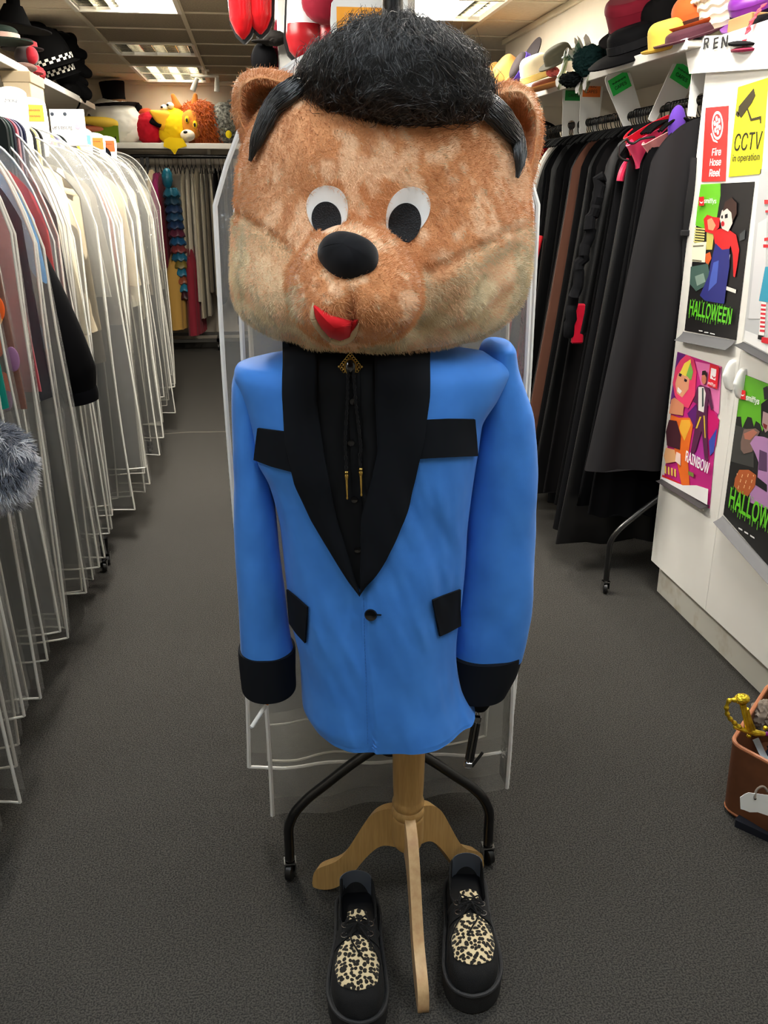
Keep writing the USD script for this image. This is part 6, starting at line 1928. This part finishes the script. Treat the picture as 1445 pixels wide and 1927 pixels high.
# ---------------------------------------------------------------- leather bin with toy swords
def prop_bin():
    po = sg.Polygon([(1.112, 1.735), (1.360, 1.985), (1.462, 1.93), (1.462, 1.50), (1.215, 1.545)]).buffer(-.04).buffer(.04, 16)
    c = A([1.31, 1.73, 0])
    t = thing('prop_bin', 'brown leather bin with copper rim standing on the carpet by the cabinet', 'bin', c)
    n = 96
    ring = lambda g: resample(A(po.buffer(g).exterior.coords), n + 1)[:-1]
    o = ring(0)
    def al(q):
        k = ((q - o[0]) ** 2).sum(1).argmin()
        return np.roll(q, -k, 0)
    Z = lambda q, z: np.c_[q, np.full(n, z)]
    shrink = lambda s, z: Z(c[:2] + (o - c[:2]) * s, z)
    R = [shrink(.95, .004), shrink(.97, .02), shrink(.985, .10), shrink(1.0, .205)]
    I = [Z(al(ring(-.007)), .205), Z(c[:2] + (al(ring(-.007)) - c[:2]) * .97, .03)]
    obj('body', capped(A(R + I)), 'tan_leather', t)
    obj('rim', tube(Z(al(ring(-.003)), .207), .0055, 8, True), 'copper_edge', t)
    obj('base_trim', tube(shrink(.955, .012), .004, 6, True), 'copper_edge', t)
    w = lambda x, y, Y=1.735: at(x, y, Y)
    s = thing('toy_sword', 'toy sword with a gold knuckle guard hilt sticking out of the leather bin', 'sword', w(1412, 1375))
    obj('pommel', blob(w(1396, 1315), (.019, .014, .013), 3, .003, 60), 'bright_gold', s)
    obj('grip', cat_([tube([w(1397, 1324), w(1402, 1345), w(1410, 1374)], [.008, .0075, .009], 12), tube([w(1405, 1334), w(1410, 1352), w(1418, 1372)], .0055, 8)]), 'bright_gold', s)
    g = smooth_path(A([w(*q) for q in ((1386, 1318), (1374, 1317), (1367, 1330), (1369, 1345), (1377, 1356), (1386, 1364), (1395, 1371))]), 40)
    obj('knuckle_guard', tube(g, .0052 + .0014 * np.sin(np.arange(40) * 1.1), 10), 'bright_gold', s)
    obj('cross_guard', cat_([tube([w(1382, 1368), w(1400, 1374), w(1420, 1379), w(1438, 1381)], [.005, .006, .009, .006], 10), blob(w(1409, 1385), (.006, .006, .006), 2), blob(w(1383, 1368), (.005, .005, .005), 2), blob(w(1440, 1370), (.006, .006, .006), 2)]), 'bright_gold', s)
    obj('jewel', blob(w(1442, 1381), (.008, .005, .006), 2), 'purple_gem', s)
    q = [w(1421, 1390), w(1431, 1412, 1.72), w(1446, 1440, 1.69)]
    d = np.cross(q[2] - q[0], [0, 1., 0]); d /= np.linalg.norm(d)
    obj('blade', sheet(A([[p + d * e for e in (-.008, 0, .008)] for p in q]), .003), 'steel_blade', s)
    obj('dark_cloth', blob((1.335, 1.74, .11), (.085, .11, .06), 4, .012, 9, 3), hue((18, 20, 30)), label='bundle of dark cloth inside the leather bin', cat='cloth')
    obj('grey_cloth', blob(at(1440, 1348, 1.88), (.04, .04, .045), 3, .012, 14, 6), 'grey_cloth', label='crumpled taupe cloth at the back of the leather bin', cat='cloth')
    # price tag and a dark pouch at its foot
    a = at(1393, 1493, 1.555)
    t = thing('paper_tag', 'white paper tag on a string hanging in front of the leather bin', 'tag', a)
    K = [(1401, 1494), (1408, 1491), (1475, 1500), (1475, 1545), (1425, 1528), (1410, 1528), (1400, 1524), (1393, 1522), (1392, 1500)]
    q = A([at(x, y, 1.555) for x, y in K])
    po = sg.Polygon(q[:, [0, 2]]).buffer(0)
    obj('card', place(extruded(po, .001), A([0, q[:, 1].mean(), 0]), A([1., 0, 0]), A([0, 0, 1.]), A([0, -1., 0])), 'paper_white', t, smooth=False)
    obj('string', tube(smooth_path(A([at(1421, 1503, 1.55), at(1426, 1484, 1.56), at(1434, 1480, 1.56), at(1444, 1490, 1.555)]), 20), .0028, 7), 'grey_cloth', t)
    obj('hole', place(lathe([(0, 0), (.003, 0), (.003, .0008), (0, .0008)], 14), at(1421, 1503, 1.553), A([1., 0, 0]), A([0, 0, 1.]), A([0, -1., 0])), hue((40, 38, 36)), t)
    P0 = [atz_(x, y, .012) for x, y in ((1387, 1547), (1408, 1528), (1480, 1540), (1480, 1590), (1420, 1562))]
    po = sg.Polygon(A(P0)[:, :2]).buffer(.006)
    obj('dark_pouch', W_mesh(extruded(po, .020), lambda P: P, .0), 'navy_bag', label='flat navy pouch on the carpet at the foot of the leather bin', cat='pouch')


def atz_(x, y, z):
    d = ray(x, y)
    return EYE + d * ((z - EYE[2]) / d[2])


# ---------------------------------------------------------------- left shelf and what stands above the left row
def left_shelf():
    s = thing('wall_shelf', 'white shelf high on the left wall piled with black hats', 'shelf', (-1.45, 5.4, 2.05))
    obj('board', box((-1.445, 5.30, 2.058), (.69, 3.85, .024), .003), 'shelf_white', s)
    for a, b in ((3.40, 5.32), (5.37, 6.62), (6.64, 7.22)):
        obj('front_edge', box((-1.096, (a + b) / 2, 2.06), (.010, b - a, .036), .002), 'white_board', s)
    for y in (4.0, 5.2, 6.6):
        obj('bracket', box((-1.70, y, 1.97), (.18, .02, .15)), 'shelf_white', s, smooth=False)
    blk = hue((9, 9, 10), .9)
    f = lambda x, y, X: atx(x, y, X)
    Zt = 2.072
    g = lambda px, X: A([X, atx(px, 100, X)[1], Zt])

    def place_hat(label, x, y, X, crown, brim, m, mb=None, band=None, rot=(0, 0, 0), **k):
        return hat(label, f(x, y, X), crown, brim, m, mb, band, rot, **k)
    place_hat('tall black pointed hat with wide brim at the near end of the left shelf', 26, 52, -1.22, (.10, .035, .24, .9), .09, blk, rot=(0, 6, 0))
    place_hat('black tricorn hat behind the pointed hat on the left shelf', 62, 74, -1.30, (.12, .10, .09, .6), .10, hue((14, 13, 14)), rot=(0, -8, 0))
    place_hat('green grey felt hat cut by the picture edge on the left shelf', 2, 78, -1.20, (.09, .085, .07, .6), .06, hue((32, 42, 38)), None, hue((180, 150, 140)))
    place_hat('black cap with red crown patch on the left shelf', 42, 92, -1.16, (.075, .07, .05, .7), .03, hue((30, 24, 26)), None, hue((120, 20, 30)))
    t = thing('baseball_cap', 'small grey cap with a round red front at the shelf edge', 'hat', f(50, 106, -1.13))
    c = f(50, 106, -1.13)
    obj('crown', blob(c, (.06, .075, .055), 3), hue((64, 56, 58)), t)
    obj('front_patch', blob(c + A([.035, -.045, 0]), (.032, .035, .042), 3), hue((150, 26, 40)), t)
    c = f(46, 127, -1.12)
    t = thing('peaked_cap', 'flat brown and red peaked cap lying at the left shelf edge', 'hat', c)
    obj('crown', blob(c, (.06, .09, .022), 3), hue((90, 66, 60)), t)
    obj('peak', blob(c + A([.02, .11, -.012]), (.05, .07, .012), 2), hue((140, 26, 34)), t)
    c = f(72, 138, -1.105)
    obj('red_scarf', blob(c, (.035, .07, .035), 3, .01, 18), hue((146, 18, 30)), label='crumpled red scarf between the caps and the police helmets', cat='scarf')
    # police helmets with chequered bands
    mm = 'chequer'
    for k, (x, y, X, r) in enumerate(((100, 120, -1.16, .125), (112, 140, -1.15, .10))):
        c = f(x, y, X)
        t = thing('police_hat', ['larger black police hat with a chequered band on the left shelf', 'smaller black police hat with a chequered band under the larger one'][k], 'hat', c)
        prof = [(0, 0), (r, 0), (r * 1.02, .03)] + [(r * math.cos(a) ** .8, .03 + (.17 if k == 0 else .07) * math.sin(a)) for a in np.linspace(.1, 1.5, 10)] + [(0, .2 if k == 0 else .1)]
        R = lambda m: turned(m, ry=-16, rx=10, c=c)
        obj('crown', R(lathe(prof, 40, c)), blk, t)
        obj('brim', R(lathe([(r * .9, -.004), (r * 1.3, -.02), (r * 1.31, -.016), (r * .9, .004)], 40, c)), blk, t)
        for row in (0, 1):
            q = []
            for i in range(36):
                if (i + row) % 2:
                    a0, a1 = i * np.pi / 18, (i + 1) * np.pi / 18
                    P = A([[(c[0] + (r * 1.03) * math.cos(a), c[1] + (r * 1.03) * math.sin(a), c[2] + z) for a in (a0, (a0 + a1) / 2, a1)] for z in (.004 + row * .016, .019 + row * .016)])
                    q.append(sheet(P, .002))
            obj('chequer_row', R(cat_(q)), hue((224, 222, 214)), t, smooth=False)
    # the floppy spiked jester hat standing at the shelf end
    cc = f(136, 122, -1.13)
    t = thing('spiked_hat', 'big black foam hat with a fringe of floppy rounded spikes on the left shelf', 'hat', cc)
    Yd = cc[1]
    obj('body', hull((at(112, 112, Yd), .10), (at(128, 140, Yd), .09), (at(120, 90, Yd), .09), (at(136, 112, Yd + .05), .08)), blk, t)
    for a, b, r0, r1 in (((98, 88), (99, 62), .085, .035), ((124, 84), (133, 74), .07, .04), ((134, 102), (155, 103), .06, .032), ((142, 128), (165, 138), .06, .03), ((142, 146), (160, 157), .05, .022), ((136, 156), (162, 177), .06, .04), ((112, 78), (116, 68), .06, .03)):
        obj('spike', hull((at(*a, Yd), r0), (at(*b, Yd), r1)), blk, t)
    obj('lower_brim', hull((at(125, 165, Yd - .3), .03), (at(158, 190, Yd + .1), .015), (at(140, 170, Yd), .05)), blk, t)
    q = smooth_path(A([at(148, 184, Yd), at(150, 192, Yd), at(147, 202, Yd), at(139, 211, Yd)]), 16)
    obj('strap', tube(q, .006, 6), blk, t)
    # box under the shelf
    c = A([-1.55, 5.0, 1.80])
    a, b = at(8, 178, 4.9), at(66, 235, 4.9)
    t = thing('carton', 'beige cardboard carton standing under the left shelf', 'box', ((a[0] + b[0]) / 2, 5.05, 1.75))
    m = ((a[0] + b[0]) / 2)
    obj('body', box((m, 5.05, 1.86), (b[0] - a[0], .3, .32), .003), hue((176, 160, 132)), t, smooth=False)
    obj('lid', box((m, 5.05, 2.01), (b[0] - a[0] + .012, .31, .05), .003), hue((158, 142, 116)), t, smooth=False)
    # dividers, placards and waistcoats above the bags
    D = [(30, 262, 3.85, None, [], 'white rail divider with a small handwritten name at the near end of the left row', 'Jimmy'),
         (66, 268, 4.10, (248, 132, 44), ['~', '~'], 'white rail divider with a large orange handwritten label on the left row', None),
         (155, 300, 5.30, None, [], 'white rail divider with a pale blue tag on the left row', None),
         (181, 305, 5.75, (246, 130, 50), ['~'], 'white rail divider with an orange label far along the left row', None),
         (203, 308, 6.05, (200, 92, 40), ['~'], 'white rail divider with a rust label at the far end of the left row', None)]
    for x, y, Y, col, tx, lb, sm in D:
        p = at(x, y, Y)
        t = divider(lb, p, 0, col, tx, .115 if Y < 5 else .12, {3.85: .18, 4.10: .165, 5.30: .155}.get(Y, .155), small=sm)
        if 'blue tag' in lb:
            q = at(166, 264, Y - .01)
            obj('blue_tag', box(q, (.025, .003, .05)), ink((110, 190, 226)), t, smooth=False)
    # two white placards
    for (x0, y0, x1, y1, Y, lb) in ((92, 205, 165, 275, 4.75, 'white placard reading lets dancing with two dark studs above the left bags'), (82, 218, 96, 270, 4.35, 'narrow pale placard edge beside the orange label on the left row')):
        a, b = at(x0, y0, Y), at(x1, y1, Y)
        t = thing('placard', lb, 'placard', ((a[0] + b[0]) / 2, Y, b[2]))
        obj('board', box(((a[0] + b[0]) / 2, Y, (a[2] + b[2]) / 2), (b[0] - a[0], .008, a[2] - b[2]), .002), 'white_plastic', t, smooth=False)
        if x0 == 92:
            for x in (98, 122):
                obj('stud', blob(at(x, 214.5, Y - .006), (.008, .003, .008), 2), hue((60, 66, 76)), t)
            obj('lettering', place(lettering("Let's dancing", .016, .0008, w=.088), at(99, 243, Y - .006), A([1., 0, 0]), A([0, 0, 1.]), A([0, -1., 0])), ink((60, 58, 56)), t, smooth=False)
            obj('pink_dot', place(lathe([(0, 0), (.012, 0), (.012, .001), (0, .001)], 20), at(146, 238, Y - .006), A([1., 0, 0]), A([0, 0, 1.]), A([0, -1., 0])), ink((232, 150, 170)), t)
    rg = random.Random(5)
    G = [(46, 226, 272, 3.62, [(20, 24, 24), (30, 40, 38), (24, 26, 34), (110, 26, 44), (36, 36, 62), (18, 20, 40)], 'rounded waistcoat shoulder in the first bunch above the left bags', 'first bunch of waistcoats on the left row'),
         (79, 240, 276, 4.02, [(170, 166, 158), (30, 30, 30), (226, 206, 120), (16, 16, 18)], 'rounded waistcoat shoulder in the second bunch above the left bags', 'second bunch of waistcoats on the left row'),
         (126, 254, 294, 4.62, [(40, 26, 44), (120, 26, 90), (224, 150, 60), (36, 40, 110), (206, 206, 202), (22, 26, 24)], 'rounded waistcoat shoulder in the third bunch below the placard', 'third bunch of waistcoats on the left row'),
         (153, 268, 300, 5.1, [(40, 42, 50), (28, 30, 30), (232, 226, 40)], 'waistcoat shoulder in the bunch with a neon yellow one', 'fourth bunch of waistcoats on the left row'),
         (187, 274, 304, 5.6, [(48, 42, 54), (24, 22, 28)], 'waistcoat shoulder beside the orange divider', 'fifth bunch of waistcoats on the left row'),
         (208, 276, 306, 5.95, [(30, 34, 52), (18, 18, 22)], 'waistcoat shoulder at the far end beside the rust divider', 'last bunch of waistcoats on the left row')]
    for xr, yt, yb, Y, cols, lb, gp in G:
        for k, c in enumerate(cols):
            h_ = max(c) - min(c)
            cn = ('pale' if min(c) > 140 else 'black' if max(c) < 36 else 'charcoal') if h_ < 26 else ('yellow' if c[0] > 200 and c[1] > 190 else 'orange' if c[0] > 200 else 'magenta' if c[0] > 100 and c[2] > 70 else 'dark red' if c[0] > 90 else 'navy blue')
            yy = Y - .26 + .042 * k + (.042 * (6 - len(cols)))
            p = at(xr - (len(cols) - 1 - k) * 6.5, (yt + 2), yy)
            zt = at(xr, yt, Y)[2]
            t = thing('waistcoat', f'{cn} {lb}', 'waistcoat', (p[0] - .10, yy, zt - .3), gp)
            po = sg.box(-.10, 0, .10, .30).buffer(-.05).buffer(.05, 8)
            obj('body', place(extruded(po, .026), A([p[0] - .10, yy, zt - .30]), A([1., 0, 0]), A([0, 0, 1.]), A([0, -1., 0])), hue(c), t)


cabinet()
posters()
centre_rack()
hanging_shoes()
left_rack()
left_shelf()
back_rack()
animal_heads()
right_rack()
right_hats()
prop_bin()
